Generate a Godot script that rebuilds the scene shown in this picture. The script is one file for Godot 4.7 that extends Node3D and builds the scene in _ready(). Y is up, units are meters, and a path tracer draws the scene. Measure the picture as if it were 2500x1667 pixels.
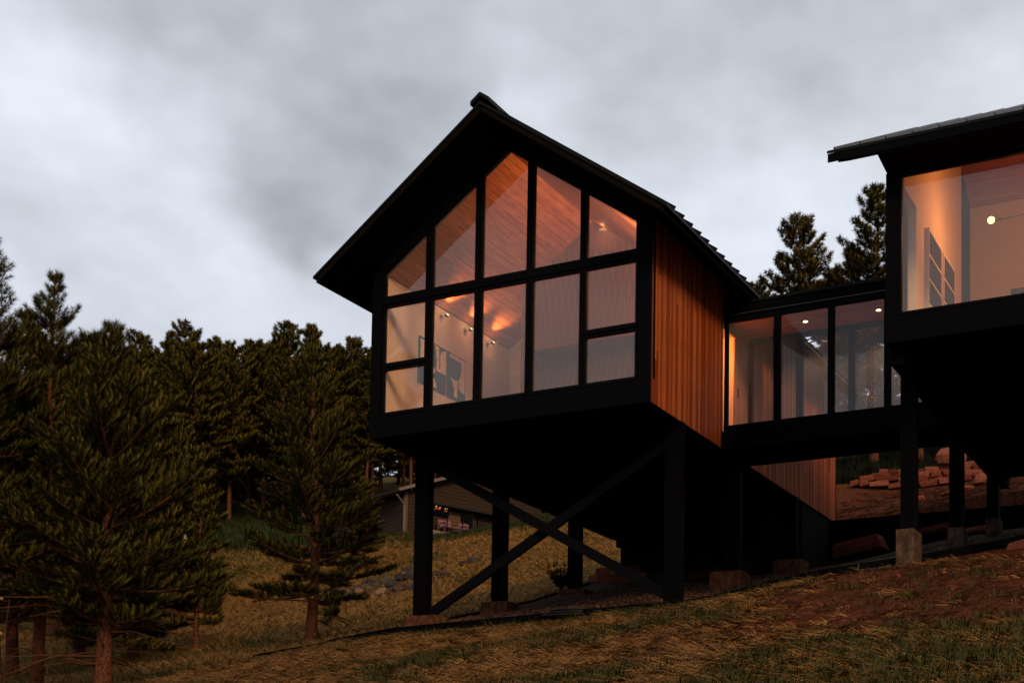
extends Node3D

var rng := RandomNumberGenerator.new()
var M := {}
var house_y := -0.459

# ---------------------------------------------------------------- helpers: nodes
func tag(o: Node3D, label: String, category: String, group := "") -> void:
	o.set_meta("label", label)
	o.set_meta("category", category)
	if group != "":
		o.set_meta("group", group)

func thing(called: String, label: String, category: String, at: Vector3, group := "") -> Node3D:
	var o := Node3D.new()
	o.name = called
	add_child(o, true)
	o.position = at
	tag(o, label, category, group)
	return o

func put(parent: Node3D, called: String, mesh: Mesh, mat: Material, at := Vector3.ZERO, basis := Basis.IDENTITY) -> MeshInstance3D:
	var o := MeshInstance3D.new()
	o.name = called
	o.mesh = mesh
	if mat:
		o.material_override = mat
	parent.add_child(o, true)
	var off := Vector3.ZERO
	var q: Node = parent
	while q is Node3D and q != self:
		off += (q as Node3D).position
		q = q.get_parent()
	o.transform = Transform3D(basis, at - off)
	return o

# box between two world corners
func bx(parent: Node3D, called: String, a: Vector3, b: Vector3, mat: Material) -> MeshInstance3D:
	var m := BoxMesh.new()
	m.size = (b - a).abs()
	return put(parent, called, m, mat, (a + b) * 0.5)

# bar between two points, of width w (across) and height h
func bar(parent: Node3D, called: String, a: Vector3, b: Vector3, w: float, h: float, mat: Material, up := Vector3.UP) -> MeshInstance3D:
	var m := BoxMesh.new()
	var d := b - a
	m.size = Vector3(w, h, d.length())
	var zz := d.normalized()
	var xx := up.cross(zz).normalized()
	var yy := zz.cross(xx)
	return put(parent, called, m, mat, (a + b) * 0.5, Basis(xx, yy, zz))

# ---------------------------------------------------------------- helpers: meshes
func face(st: SurfaceTool, p: Array, n: Vector3) -> void:
	for i in range(1, p.size() - 1):
		var a: Vector3 = p[0]
		var b: Vector3 = p[i]
		var c: Vector3 = p[i + 1]
		if (b - a).cross(c - a).dot(n) > 0.0:
			var k := b
			b = c
			c = k
		for v in [a, b, c]:
			st.set_normal(n)
			st.add_vertex(v)

# prism of a polygon in (u,v), along w from w0 to w1; axes gives the world axes of u, v, w
func prism(poly: PackedVector2Array, w0: float, w1: float, axes := Basis.IDENTITY) -> ArrayMesh:
	var st := SurfaceTool.new()
	st.begin(Mesh.PRIMITIVE_TRIANGLES)
	prism_into(st, poly, w0, w1, axes)
	return st.commit()

func prism_into(st: SurfaceTool, poly: PackedVector2Array, w0: float, w1: float, axes := Basis.IDENTITY) -> void:
	var lo := minf(w0, w1)
	var hi := maxf(w0, w1)
	var idx := Geometry2D.triangulate_polygon(poly)
	for k in range(0, idx.size(), 3):
		for w in [lo, hi]:
			var t := []
			for j in 3:
				var q := poly[idx[k + j]]
				t.append(axes * Vector3(q.x, q.y, w))
			face(st, t, axes.z * (1.0 if w == hi else -1.0))
	var cw := Geometry2D.is_polygon_clockwise(poly)
	for i in poly.size():
		var a := poly[i]
		var b := poly[(i + 1) % poly.size()]
		var d := (b - a).normalized()
		var n2 := Vector2(-d.y, d.x) if cw else Vector2(d.y, -d.x)
		# Geometry2D's clockwise is in a y-down frame
		var mid := (a + b) * 0.5
		if Geometry2D.is_point_in_polygon(mid + n2 * 0.001, poly):
			n2 = -n2
		face(st, [axes * Vector3(a.x, a.y, lo), axes * Vector3(b.x, b.y, lo), axes * Vector3(b.x, b.y, hi), axes * Vector3(a.x, a.y, hi)], axes * Vector3(n2.x, n2.y, 0))

# frame between an outer and an inner polygon with as many corners
func ring(outer: PackedVector2Array, inner: PackedVector2Array, w0: float, w1: float, axes := Basis.IDENTITY) -> ArrayMesh:
	var st := SurfaceTool.new()
	st.begin(Mesh.PRIMITIVE_TRIANGLES)
	var n := inner.size()
	for i in n:
		var j := (i + 1) % n
		prism_into(st, PackedVector2Array([outer[i], outer[j], inner[j], inner[i]]), w0, w1, axes)
	return st.commit()

func grow(poly: PackedVector2Array, d: float) -> PackedVector2Array:
	# miter offset that keeps the number and order of corners
	var n := poly.size()
	var area := 0.0
	for i in n:
		area += poly[i].cross(poly[(i + 1) % n])
	var s := signf(area)
	var out := PackedVector2Array()
	for i in n:
		var p0 := poly[(i + n - 1) % n]
		var p1 := poly[i]
		var p2 := poly[(i + 1) % n]
		var d1 := (p1 - p0).normalized()
		var d2 := (p2 - p1).normalized()
		var n1 := Vector2(d1.y, -d1.x) * s
		var n2 := Vector2(d2.y, -d2.x) * s
		out.append(p1 + (n1 + n2) / (1.0 + n1.dot(n2)) * d)
	return out

func chamfer_box(size: Vector3, c: float) -> ArrayMesh:
	var h := size * 0.5
	var poly := PackedVector2Array([Vector2(-h.x + c, -h.y), Vector2(h.x - c, -h.y), Vector2(h.x, -h.y + c), Vector2(h.x, h.y - c), Vector2(h.x - c, h.y), Vector2(-h.x + c, h.y), Vector2(-h.x, h.y - c), Vector2(-h.x, -h.y + c)])
	return prism(poly, -h.z, h.z)

# smooth tube through points with radii
func tube_into(st: SurfaceTool, pts: Array, rad: Array, sides := 6) -> void:
	var rings := []
	var ref := Vector3(0.31, 0.05, 0.95)
	for i in pts.size():
		var d: Vector3 = (pts[mini(i + 1, pts.size() - 1)] - pts[maxi(i - 1, 0)]).normalized()
		var x := d.cross(ref)
		if x.length() < 0.1:
			x = d.cross(Vector3(1, 0, 0))
		x = x.normalized()
		var y := d.cross(x)
		var r := []
		for k in sides:
			var a := TAU * k / sides
			r.append(x * cos(a) + y * sin(a))
		rings.append(r)
	for i in pts.size() - 1:
		for k in sides:
			var l := (k + 1) % sides
			var q := [[i, k], [i + 1, k], [i + 1, l], [i, k], [i + 1, l], [i, l]]
			for e in q:
				var nn: Vector3 = rings[e[0]][e[1]]
				st.set_normal(nn)
				st.add_vertex(pts[e[0]] + nn * rad[e[0]])

func tube(pts: Array, rad: Array, sides := 8) -> ArrayMesh:
	var st := SurfaceTool.new()
	st.begin(Mesh.PRIMITIVE_TRIANGLES)
	tube_into(st, pts, rad, sides)
	return st.commit()

# an angular stone of unit size (about -0.5 .. 0.5)
func stone_mesh(seed_: int, blocky: float, segs := 9) -> ArrayMesh:
	var nz := FastNoiseLite.new()
	nz.seed = seed_
	nz.frequency = 0.9
	var rg := RandomNumberGenerator.new()
	rg.seed = seed_ * 77 + 5
	var cuts := []
	for i in 7:
		cuts.append([Vector3(rg.randf_range(-1, 1), rg.randf_range(-1, 1), rg.randf_range(-1, 1)).normalized(), rg.randf_range(0.36, 0.5)])
	var rows := segs / 2 + 2
	var v := []
	for i in rows + 1:
		var line := []
		for j in segs + 1:
			var th := PI * i / rows
			var ph := TAU * (j % segs) / segs
			var d := Vector3(sin(th) * cos(ph), cos(th), sin(th) * sin(ph))
			var m := maxf(absf(d.x), maxf(absf(d.y), absf(d.z)))
			var cube := d / m * 0.5
			var p := (d * 0.5).lerp(cube, blocky)
			p *= 1.0 + 0.22 * nz.get_noise_3dv(d * 1.6) + 0.1 * nz.get_noise_3dv(d * 4.0 + Vector3(9, 9, 9))
			for c in cuts:
				var over: float = p.dot(c[0]) - c[1]
				if over > 0.0:
					p -= c[0] * over
			line.append(p)
		v.append(line)
	var st := SurfaceTool.new()
	st.begin(Mesh.PRIMITIVE_TRIANGLES)
	for i in rows:
		for j in segs:
			var a: Vector3 = v[i][j]
			var b: Vector3 = v[i][j + 1]
			var c: Vector3 = v[i + 1][j + 1]
			var d: Vector3 = v[i + 1][j]
			for t in [[a, b, c], [a, c, d]]:
				var n: Vector3 = (t[1] - t[0]).cross(t[2] - t[0])
				if n.length() < 1e-7:
					continue
				n = n.normalized()
				if n.dot(t[0] + t[1] + t[2]) < 0.0:
					n = -n
				face(st, t, n)
	return st.commit()

# ---------------------------------------------------------------- materials
func lin(r: float, g: float, b: float) -> Color:
	return Color(r, g, b).linear_to_srgb()

func mat(r: float, g: float, b: float, rough := 0.7, spec := 0.3) -> StandardMaterial3D:
	var m := StandardMaterial3D.new()
	m.albedo_color = lin(r, g, b)
	m.roughness = rough
	m.metallic_specular = spec
	return m

func noise_tex(freq: float, seed_: int, lo: float, hi: float, oct := 4, normal := false, type := FastNoiseLite.TYPE_SIMPLEX_SMOOTH, size := 512) -> NoiseTexture2D:
	var n := FastNoiseLite.new()
	n.noise_type = type
	n.seed = seed_
	n.frequency = freq
	n.fractal_octaves = oct
	var t := NoiseTexture2D.new()
	t.width = size
	t.height = size
	t.seamless = true
	t.noise = n
	if normal:
		t.as_normal_map = true
		t.bump_strength = 4.0
	else:
		var g := Gradient.new()
		g.set_color(0, Color(lo, lo, lo))
		g.set_color(1, Color(hi, hi, hi))
		t.color_ramp = g
	return t

func textured(m: StandardMaterial3D, tex: Texture2D, scale: Vector3, bump := 0.0) -> StandardMaterial3D:
	m.albedo_texture = tex
	m.uv1_triplanar = true
	m.uv1_world_triplanar = true
	m.uv1_scale = scale
	if bump > 0.0:
		m.heightmap_enabled = true
		m.heightmap_texture = tex
		m.heightmap_scale = bump
	return m

func make_materials() -> void:
	var grain := noise_tex(0.012, 3, 0.72, 1.12, 5)
	var blot := noise_tex(0.01, 11, 0.75, 1.15, 4)
	var rockt := noise_tex(0.02, 21, 0.55, 1.2, 5)
	# black painted metal and boards
	M.black = mat(0.0026, 0.003, 0.0042, 0.6, 0.1)
	M.black_trim = mat(0.003, 0.0034, 0.0046, 0.5, 0.13)
	M.soffit = mat(0.0022, 0.002, 0.002, 0.8, 0.06)
	M.roof = mat(0.006, 0.0075, 0.0075, 0.45, 0.2)
	M.roof_lit = mat(0.05, 0.058, 0.055, 0.35, 0.5)  # roof metal again, with the light it catches put into the colour
	M.fascia = mat(0.006, 0.0045, 0.0032, 0.7, 0.1)
	M.steel = mat(0.0022, 0.0025, 0.0032, 0.6, 0.09)
	# cedar cladding, several tones
	M.cedar = []
	for c in [[0.29, 0.066, 0.015], [0.2, 0.04, 0.009], [0.42, 0.112, 0.027], [0.17, 0.033, 0.008], [0.35, 0.086, 0.02], [0.24, 0.05, 0.011]]:
		var m := mat(c[0], c[1], c[2], 0.6, 0.2)
		M.cedar.append(textured(m, grain, Vector3(5.0, 0.22, 5.0), 0.15))
	# ceiling boards
	M.plank = []
	for c in [[0.54, 0.18, 0.06], [0.48, 0.152, 0.05], [0.59, 0.2, 0.07], [0.51, 0.165, 0.054]]:
		var m := mat(c[0], c[1], c[2], 0.6, 0.25)
		M.plank.append(textured(m, grain, Vector3(3.5, 3.5, 0.2), 0.1))
	M.plank_x = []
	for c in [[0.42, 0.11, 0.05], [0.37, 0.095, 0.042], [0.46, 0.125, 0.058]]:
		var m := mat(c[0], c[1], c[2], 0.6, 0.25)
		M.plank_x.append(textured(m, grain, Vector3(0.2, 3.5, 3.5), 0.1))
	M.veneer = textured(mat(0.36, 0.17, 0.1, 0.55, 0.25), grain, Vector3(6.0, 0.16, 6.0), 0.05)
	M.veneer_dark = textured(mat(0.3, 0.16, 0.1, 0.55, 0.25), grain, Vector3(6.0, 0.16, 6.0), 0.05)
	M.gap = mat(0.02, 0.008, 0.005, 0.9, 0.05)
	M.plaster = textured(mat(0.66, 0.5, 0.38, 0.85, 0.15), noise_tex(0.03, 6, 0.97, 1.0, 3), Vector3(1, 1, 1), 0.02)
	M.white = mat(0.66, 0.55, 0.44, 0.7, 0.2)
	M.floor = textured(mat(0.28, 0.15, 0.07, 0.5, 0.3), grain, Vector3(0.3, 2, 3), 0.02)
	M.art_blue = mat(0.028, 0.05, 0.075, 0.8, 0.15)
	M.art_cream = textured(mat(0.72, 0.53, 0.4, 0.85, 0.1), blot, Vector3(2, 2, 2))
	M.art_dark = textured(mat(0.045, 0.028, 0.022, 0.85, 0.1), blot, Vector3(2, 2, 2))
	M.nickel = mat(0.3, 0.3, 0.3, 0.3, 0.5)
	M.nickel.metallic = 0.8
	M.dark_metal = mat(0.02, 0.02, 0.022, 0.5, 0.3)
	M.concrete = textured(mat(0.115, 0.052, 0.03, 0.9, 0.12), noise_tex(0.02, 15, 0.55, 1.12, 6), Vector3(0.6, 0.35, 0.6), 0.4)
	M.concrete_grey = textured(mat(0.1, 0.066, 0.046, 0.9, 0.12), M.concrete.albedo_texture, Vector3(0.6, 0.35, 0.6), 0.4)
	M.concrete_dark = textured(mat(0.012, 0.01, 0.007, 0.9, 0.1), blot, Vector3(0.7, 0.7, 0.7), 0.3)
	M.sandstone = []
	for c in [[0.2, 0.06, 0.036], [0.15, 0.042, 0.025], [0.25, 0.085, 0.055], [0.11, 0.032, 0.02]]:
		M.sandstone.append(textured(mat(c[0], c[1], c[2], 0.9, 0.15), rockt, Vector3(1.6, 3.0, 1.6), 0.8))
	M.rock = []
	for c in [[0.075, 0.06, 0.05], [0.045, 0.042, 0.042], [0.2, 0.13, 0.09], [0.07, 0.045, 0.032]]:
		M.rock.append(textured(mat(c[0], c[1], c[2], 0.9, 0.15), rockt, Vector3(1.3, 1.3, 1.3), 0.8))
	M.bark = textured(mat(0.15, 0.062, 0.036, 0.95, 0.1), noise_tex(0.03, 41, 0.35, 1.3, 4, false, FastNoiseLite.TYPE_CELLULAR), Vector3(2.2, 0.7, 2.2), 2.0)
	M.twig = mat(0.09, 0.045, 0.025, 0.95, 0.1)
	M.cut = mat(0.45, 0.26, 0.13, 0.9, 0.1)
	M.needle = mat(1, 1, 1, 0.65, 0.2)
	M.needle.vertex_color_use_as_albedo = true
	M.needle.cull_mode = BaseMaterial3D.CULL_DISABLED
	M.needle.backlight_enabled = true
	M.needle.backlight = Color(0.3, 0.3, 0.12)
	M.blade = mat(1, 1, 1, 0.7, 0.2)
	M.blade.vertex_color_use_as_albedo = true
	M.blade.cull_mode = BaseMaterial3D.CULL_DISABLED
	M.ground = textured(mat(1, 1, 1, 0.95, 0.08), noise_tex(0.03, 61, 0.45, 1.25, 5), Vector3(0.5, 0.5, 0.5), 3.0)
	M.ground.vertex_color_use_as_albedo = true
	M.gravel = textured(mat(0.07, 0.042, 0.03, 0.95, 0.1), noise_tex(0.08, 71, 0.3, 1.3, 3, false, FastNoiseLite.TYPE_CELLULAR), Vector3(1.3, 1.3, 1.3), 3.0)
	M.pebble = mat(1, 1, 1, 0.9, 0.15)
	M.pebble.vertex_color_use_as_albedo = true
	M.hose = mat(0.008, 0.008, 0.008, 0.5, 0.25)
	M.siding = textured(mat(0.04, 0.027, 0.019, 0.8, 0.15), blot, Vector3(0.5, 4, 0.5))
	M.siding_trim = mat(0.1, 0.06, 0.04, 0.8, 0.15)
	M.nbr_roof = textured(mat(0.03, 0.028, 0.026, 0.9, 0.1), rockt, Vector3(1, 1, 1), 1.0)
	M.nbr_conc = textured(mat(0.3, 0.22, 0.17, 0.9, 0.1), rockt, Vector3(0.7, 0.25, 0.7), 0.5)
	M.gutter = mat(0.13, 0.11, 0.1, 0.4, 0.4)
	M.dark_glass = mat(0.006, 0.007, 0.008, 0.08, 0.35)
	M.pink = mat(0.2, 0.1, 0.12, 0.7, 0.2)
	M.glass = StandardMaterial3D.new()
	M.glass.transparency = BaseMaterial3D.TRANSPARENCY_ALPHA
	M.glass.albedo_color = Color(1, 1, 1, 0.03)
	M.glass.roughness = 0.0
	M.glass.metallic_specular = 0.5
	M.glass_clear = M.glass.duplicate()
	M.glass_clear.metallic_specular = 0.33

func glow(col: Color, e: float) -> StandardMaterial3D:
	var m := StandardMaterial3D.new()
	m.albedo_color = Color(0.8, 0.75, 0.7)
	m.emission_enabled = true
	m.emission = col
	m.emission_energy_multiplier = e
	return m

# ---------------------------------------------------------------- terrain
const LZ := [20.0, -8.0, -12.5, -18.7, -24.0, -29.0, -36.0, -44.0, -58.0, -74.0, -120.0, -200.0]
const LE := [0.0, 0.0, 0.25, 0.76, 1.7, 2.6, 2.95, 3.4, 4.4, 5.7, 7.0, -4.0]
const RZ := [-12.2, -25.0, -40.0, -60.0, -120.0, -200.0]
const RE := [0.95, 1.6, 3.2, 5.5, 9.0, 0.0]

func table(z: float, zs: Array, es: Array) -> float:
	if z >= zs[0]:
		return es[0]
	for i in range(1, zs.size()):
		if z >= zs[i]:
			return lerpf(es[i - 1], es[i], (zs[i - 1] - z) / (zs[i - 1] - zs[i]))
	return es[-1]

var bump_noise := FastNoiseLite.new()
var patch_noise := FastNoiseLite.new()

func H(x: float, z: float) -> float:
	var y := -4.7 + 0.035 * x - 0.235 * maxf(z, -200.0)
	if x < 0.0:
		y += 0.08 * maxf(x, -6.0)
	y += 0.09 * clampf(-x - 18.0, 0.0, 120.0) * (1.0 - smoothstep(100.0, 160.0, -x))
	y += 0.4 * smoothstep(6.5, 10.5, x) * (1.0 - smoothstep(1.0, 8.0, z))
	var el := table(z, LZ, LE)
	var er := 0.0 if z > -12.2 else table(z, RZ, RE)
	var w := smoothstep(2.5, 5.5, x) if z < -12.2 else smoothstep(-1.0, 2.0, x)
	y += lerpf(el, er, w)
	var pu := (x + 20.67) * 0.345 - (z + 32.6) * 0.938
	var pv := -(x + 20.67) * 0.938 - (z + 32.6) * 0.345
	var pw := smoothstep(-3.5, -0.8, pu) * (1.0 - smoothstep(11.0, 15.0, pu)) * smoothstep(-3.4, -1.9, pv) * (1.0 - smoothstep(8.0, 13.0, pv))
	y = lerpf(y, 4.45 + 0.05 * pu, pw)
	if not (x > -1.5 and x < 13.5 and z < 0.6 and z > -13.0):
		y += 0.09 * bump_noise.get_noise_2d(x, z) + 0.03 * bump_noise.get_noise_2d(x * 5.0, z * 5.0)
	return y

# the bed of gravel under the houses
var bed := PackedVector2Array([Vector2(-0.4, -0.9), Vector2(5.5, -0.9), Vector2(10.75, 0.4), Vector2(12.2, -3.0), Vector2(13.2, -12.1), Vector2(-0.4, -12.1)])

func soil_at(x: float, z: float) -> float:   # 1 = bare red soil
	var s := smoothstep(8.3, 10.3, x + 1.6 * patch_noise.get_noise_2d(x * 2.0, z * 2.0)) * (1.0 - smoothstep(6.0, 9.0, z + 2.0 * patch_noise.get_noise_2d(x, z + 50.0)))
	if z < -12.2:
		s = maxf(s, smoothstep(0.5, 2.5, x) * smoothstep(-27.5, -26.5, z))
	var gap := patch_noise.get_noise_2d(x * 1.7 + 300.0, z * 1.7)
	if z > -8.0:
		s = maxf(s, smoothstep(0.2, 0.42, gap) * 0.85)
	return s

func green_at(x: float, z: float) -> float:
	var g := patch_noise.get_noise_2d(x * 1.1 + 900.0, z * 1.1)
	var v := smoothstep(0.05, 0.4, g)
	if z < -29.2 or x < -22.0 and z < -20.0:
		v = 1.0
	return v

func build_ground() -> void:
	var xs := []
	var zs := []
	var v := -400.0
	while v < 400.0:
		xs.append(v)
		v += 0.45 if v > -24.0 and v < 22.0 else (2.0 if v > -70.0 and v < 40.0 else 30.0)
	v = -200.0
	while v < 300.0:
		zs.append(v)
		v += 0.45 if v > -36.0 and v < 24.0 else (2.0 if v > -90.0 and v < 40.0 else 30.0)
	zs.append(-12.19)
	zs.append(-12.23)
	zs.sort()
	var pos := PackedVector3Array()
	var col := PackedColorArray()
	var idx := PackedInt32Array()
	for z in zs:
		for x in xs:
			pos.append(Vector3(x, H(x, z), z))
			var c := Color(0.12, 0.058, 0.022) if z > -9.0 and x > -4.0 else Color(0.15, 0.08, 0.03)
			c = c.lerp(Color(0.07, 0.07, 0.02), 0.7 * green_at(x, z))
			c = c.lerp(Color(0.095, 0.032, 0.016), soil_at(x, z))
			col.append(c)
	var w := xs.size()
	for j in zs.size() - 1:
		for i in w - 1:
			var a := j * w + i
			idx.append_array(PackedInt32Array([a, a + 1, a + w + 1, a, a + w + 1, a + w]))
	var arr := []
	arr.resize(Mesh.ARRAY_MAX)
	arr[Mesh.ARRAY_VERTEX] = pos
	arr[Mesh.ARRAY_COLOR] = col
	arr[Mesh.ARRAY_INDEX] = idx
	var am := ArrayMesh.new()
	am.add_surface_from_arrays(Mesh.PRIMITIVE_TRIANGLES, arr)
	var st := SurfaceTool.new()
	st.create_from(am, 0)
	st.generate_normals()
	var o := put(self, "ground", st.commit(), M.ground)
	o.set_meta("kind", "structure")
	o.set_meta("label", "grassy hillside climbing to the right behind the houses")
	# gravel sheet
	var gst := SurfaceTool.new()
	gst.begin(Mesh.PRIMITIVE_TRIANGLES)
	var stepv := 0.4
	var x0 := -0.4
	while x0 < 13.2:
		var z0 := -12.1
		while z0 < 0.4:
			var cell := PackedVector2Array([Vector2(x0, z0), Vector2(x0 + stepv, z0), Vector2(x0 + stepv, z0 + stepv), Vector2(x0, z0 + stepv)])
			for pg in Geometry2D.intersect_polygons(cell, bed):
				var p3 := []
				for q in pg:
					p3.append(Vector3(q.x, H(q.x, q.y) + 0.025, q.y))
				if p3.size() > 2:
					face(gst, p3, Vector3(0, 1, 0.2).normalized())
			z0 += stepv
		x0 += stepv
	var g := put(self, "gravel_bed", gst.commit(), M.gravel)
	g.set_meta("kind", "structure")
	g.set_meta("label", "bed of dark gravel under the houses on stilts")

# ---------------------------------------------------------------- sky
func build_sky() -> ImageTexture:
	var w := 2048
	var h := 1024
	var img := Image.create(w, h, false, Image.FORMAT_RGBF)
	var n1 := FastNoiseLite.new()
	n1.seed = 5
	n1.frequency = 2.3
	n1.fractal_octaves = 6
	n1.fractal_gain = 0.52
	var n2 := FastNoiseLite.new()
	n2.seed = 9
	n2.frequency = 1.1
	n2.fractal_octaves = 3
	# smaller cloud patches: azimuth, elevation, half widths, tilt, strength
	var masses := [
		[-48.6, 22.8, 2.8, 1.7, 0.2, -0.13], [-45.3, 20.4, 3.0, 1.5, -0.3, -0.08], [-47.0, 26.0, 1.6, 2.6, 0.5, 0.06],
		[-29.0, 27.0, 1.3, 2.4, 0.3, 0.08], [-34.2, 22.2, 1.2, 1.0, 0.0, 0.08], [-16.5, 21.0, 6.0, 3.2, 0.0, 0.06], [-38.0, 21.0, 2.4, 1.2, -0.8, -0.04]]
	# lower edge of the dark layer: azimuth, elevation
	var edge := [[-180.0, 25.0], [-90.0, 22.0], [-60.0, 27.0], [-52.0, 31.0], [-49.6, 29.6], [-48.2, 28.6], [-46.5, 26.9], [-45.0, 25.8], [-42.3, 25.4], [-41.0, 24.0], [-39.5, 22.3], [-38.0, 21.2], [-36.4, 21.8], [-33.7, 23.7], [-31.0, 25.7], [-29.6, 27.1], [-28.0, 26.2], [-25.0, 25.1], [-21.0, 24.6], [-17.5, 24.9], [-15.0, 26.6], [-12.0, 27.4], [-8.0, 28.6], [20.0, 25.0], [90.0, 27.0], [180.0, 25.0]]
	for j in h:
		var el := 90.0 - (j + 0.5) / h * 180.0
		if el < -3.0:
			for i in w:
				img.set_pixel(i, j, Color(0.06, 0.05, 0.045))
			continue
		var ce := cos(deg_to_rad(el))
		var se := sin(deg_to_rad(el))
		for i in w:
			var az := (i + 0.5) / w * 360.0
			if az > 180.0:
				az -= 360.0
			var a := deg_to_rad(az)
			var d := Vector3(ce * sin(a), se, -ce * cos(a))
			# clouds drift as a layer: stretch towards the horizon
			var q := Vector3(d.x, 0.0, d.z) / (se + 0.34)
			var wob := Vector2(n2.get_noise_2d(q.x * 2.0, q.z * 2.0), n2.get_noise_2d(q.x * 2.0 + 40.0, q.z * 2.0 + 7.0))
			var f := n1.get_noise_2d(q.x + 0.08 * wob.x, q.z + 0.08 * wob.y)
			var eb := 25.0
			for k in range(1, edge.size()):
				if az <= edge[k][0]:
					eb = lerpf(edge[k - 1][1], edge[k][1], (az - edge[k - 1][0]) / (edge[k][0] - edge[k - 1][0]))
					break
			var rag: float = n1.get_noise_2d(q.x * 1.3 + 5.0, q.z * 1.3)
			var soft := 1.3 + 1.4 * absf(wob.y)
			var rightish := smoothstep(-33.0, -22.0, az)
			soft += 1.4 * rightish
			var dark := smoothstep(-soft, soft, el - eb + 2.2 * rag)
			var L := 0.755 + 0.13 * f + 0.04 * wob.x
			L -= dark * (0.225 + 0.12 * rag) * lerpf(1.0, 0.72, rightish)
			L += 0.085 * n1.get_noise_2d(q.x * 3.2 + 11.0, q.z * 3.2) + 0.05 * n1.get_noise_2d(q.x * 7.0 + 3.0, q.z * 6.0 + 2.0 * q.x)
			if az > -75.0 and az < 20.0 and el < 48.0:
				for m in masses:
					var dx: float = (az - m[0] + 1.4 * wob.x) * 0.92
					var dy: float = el - m[1] + 1.2 * wob.y
					var u: float = (dx * cos(m[4]) + dy * sin(m[4])) / m[2]
					var v: float = (-dx * sin(m[4]) + dy * cos(m[4])) / m[3]
					var r2 := u * u + v * v
					if r2 < 9.0:
						L += m[5] * exp(-r2 * 0.7)
			L *= lerpf(1.0, 1.55, smoothstep(33.0, 75.0, el))
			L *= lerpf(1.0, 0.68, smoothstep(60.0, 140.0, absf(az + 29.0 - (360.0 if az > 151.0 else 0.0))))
			L = clampf(L, 0.2, 1.1)
			var warm := smoothstep(-40.0, 60.0, az) * (1.0 - smoothstep(25.0, 60.0, el)) if az < 60.0 else smoothstep(170.0, 60.0, az) * (1.0 - smoothstep(25.0, 60.0, el))
			var tint := Color(0.93, 0.995, 1.11).lerp(Color(1.0, 0.99, 1.07), warm)
			img.set_pixel(i, j, Color(L * tint.r, L * tint.g, L * tint.b))
	return ImageTexture.create_from_image(img)

# ---------------------------------------------------------------- camera, light
func build_view() -> void:
	var cam := Camera3D.new()
	cam.name = "camera"
	cam.projection = Camera3D.PROJECTION_FRUSTUM
	cam.near = 0.1
	cam.far = 1200.0
	cam.size = 1667.0 / 3403.387 * 0.1
	cam.frustum_offset = Vector2(0.0, (1769.016 - 833.5) / 3403.387 * 0.1)
	cam.transform = Transform3D(Basis(Vector3.UP, deg_to_rad(28.916)) * Basis(Vector3.RIGHT, deg_to_rad(3.187)) * Basis(Vector3.BACK, deg_to_rad(0.954)), Vector3(16.679, -8.019, 23.780))
	add_child(cam)
	cam.current = true
	var we := WorldEnvironment.new()
	we.name = "world_environment"
	var e := Environment.new()
	e.background_mode = Environment.BG_SKY
	var sky := Sky.new()
	var pm := PanoramaSkyMaterial.new()
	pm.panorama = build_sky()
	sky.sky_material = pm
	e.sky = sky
	e.tonemap_mode = Environment.TONE_MAPPER_LINEAR
	e.tonemap_exposure = 1.0
	e.sdfgi_enabled = true
	e.ssao_enabled = true
	e.ssil_enabled = true
	we.environment = e
	add_child(we)
	var sun := DirectionalLight3D.new()
	sun.name = "sun"
	sun.light_energy = 0.85
	sun.light_color = Color(1.0, 0.8, 0.58)
	sun.light_angular_distance = 16.0
	sun.shadow_enabled = true
	sun.sky_mode = DirectionalLight3D.SKY_MODE_LIGHT_ONLY
	add_child(sun)
	var from := Vector3(0.62, 0.5, 0.62).normalized()
	sun.transform = Transform3D(Basis.looking_at(-from, Vector3.UP), Vector3(30, 30, 30))

func omni(parent: Node3D, at: Vector3, e: float, col: Color, size := 0.04) -> void:
	var l := OmniLight3D.new()
	l.name = "lamp_light"
	l.light_energy = e
	l.light_color = col
	l.light_size = size
	l.omni_range = 30.0
	l.omni_attenuation = 2.0
	l.shadow_enabled = true
	parent.add_child(l, true)
	l.position = at - parent.position

func spot(parent: Node3D, at: Vector3, dir: Vector3, e: float, col: Color, angle: float, soft := 0.8) -> void:
	var l := SpotLight3D.new()
	l.name = "lamp_light"
	l.light_energy = e
	l.light_color = col
	l.light_size = 0.03
	l.spot_range = 30.0
	l.spot_attenuation = 2.0
	l.spot_angle = angle
	l.spot_angle_attenuation = soft
	l.shadow_enabled = true
	parent.add_child(l, true)
	var up := Vector3.UP if absf(dir.normalized().y) < 0.95 else Vector3.RIGHT
	l.transform = Transform3D(Basis.looking_at(dir, up), at - parent.position)

# a glazed window: frame ring with two panes of an insulating unit
func window(parent: Node3D, inner: PackedVector2Array, z: float, label := "") -> void:
	var w := put(parent, "window", ring(grow(inner, 0.055), inner, z - 0.035, z + 0.055), M.black_trim)
	if label != "":
		w.set_meta("label", label)
	var g := grow(inner, 0.012)
	put(w, "pane", prism(g, z - 0.003, z + 0.003), M.glass)

func rect(x0: float, y0: float, x1: float, y1: float) -> PackedVector2Array:
	return PackedVector2Array([Vector2(x0, y0), Vector2(x1, y0), Vector2(x1, y1), Vector2(x0, y1)])

# ---------------------------------------------------------------- the gable house
func roof_under(x: float) -> float:
	return 2.635 + 0.7126 * (minf(x, 6.4 - x) + 0.669)

func glass_top(x: float) -> float:
	return 3.05 + 0.701 * (minf(x, 6.42 - x) - 0.31)

func ceil_y(x: float) -> float:
	return 3.07 + 0.69 * (minf(x, 6.4 - x) - 0.25)

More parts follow.
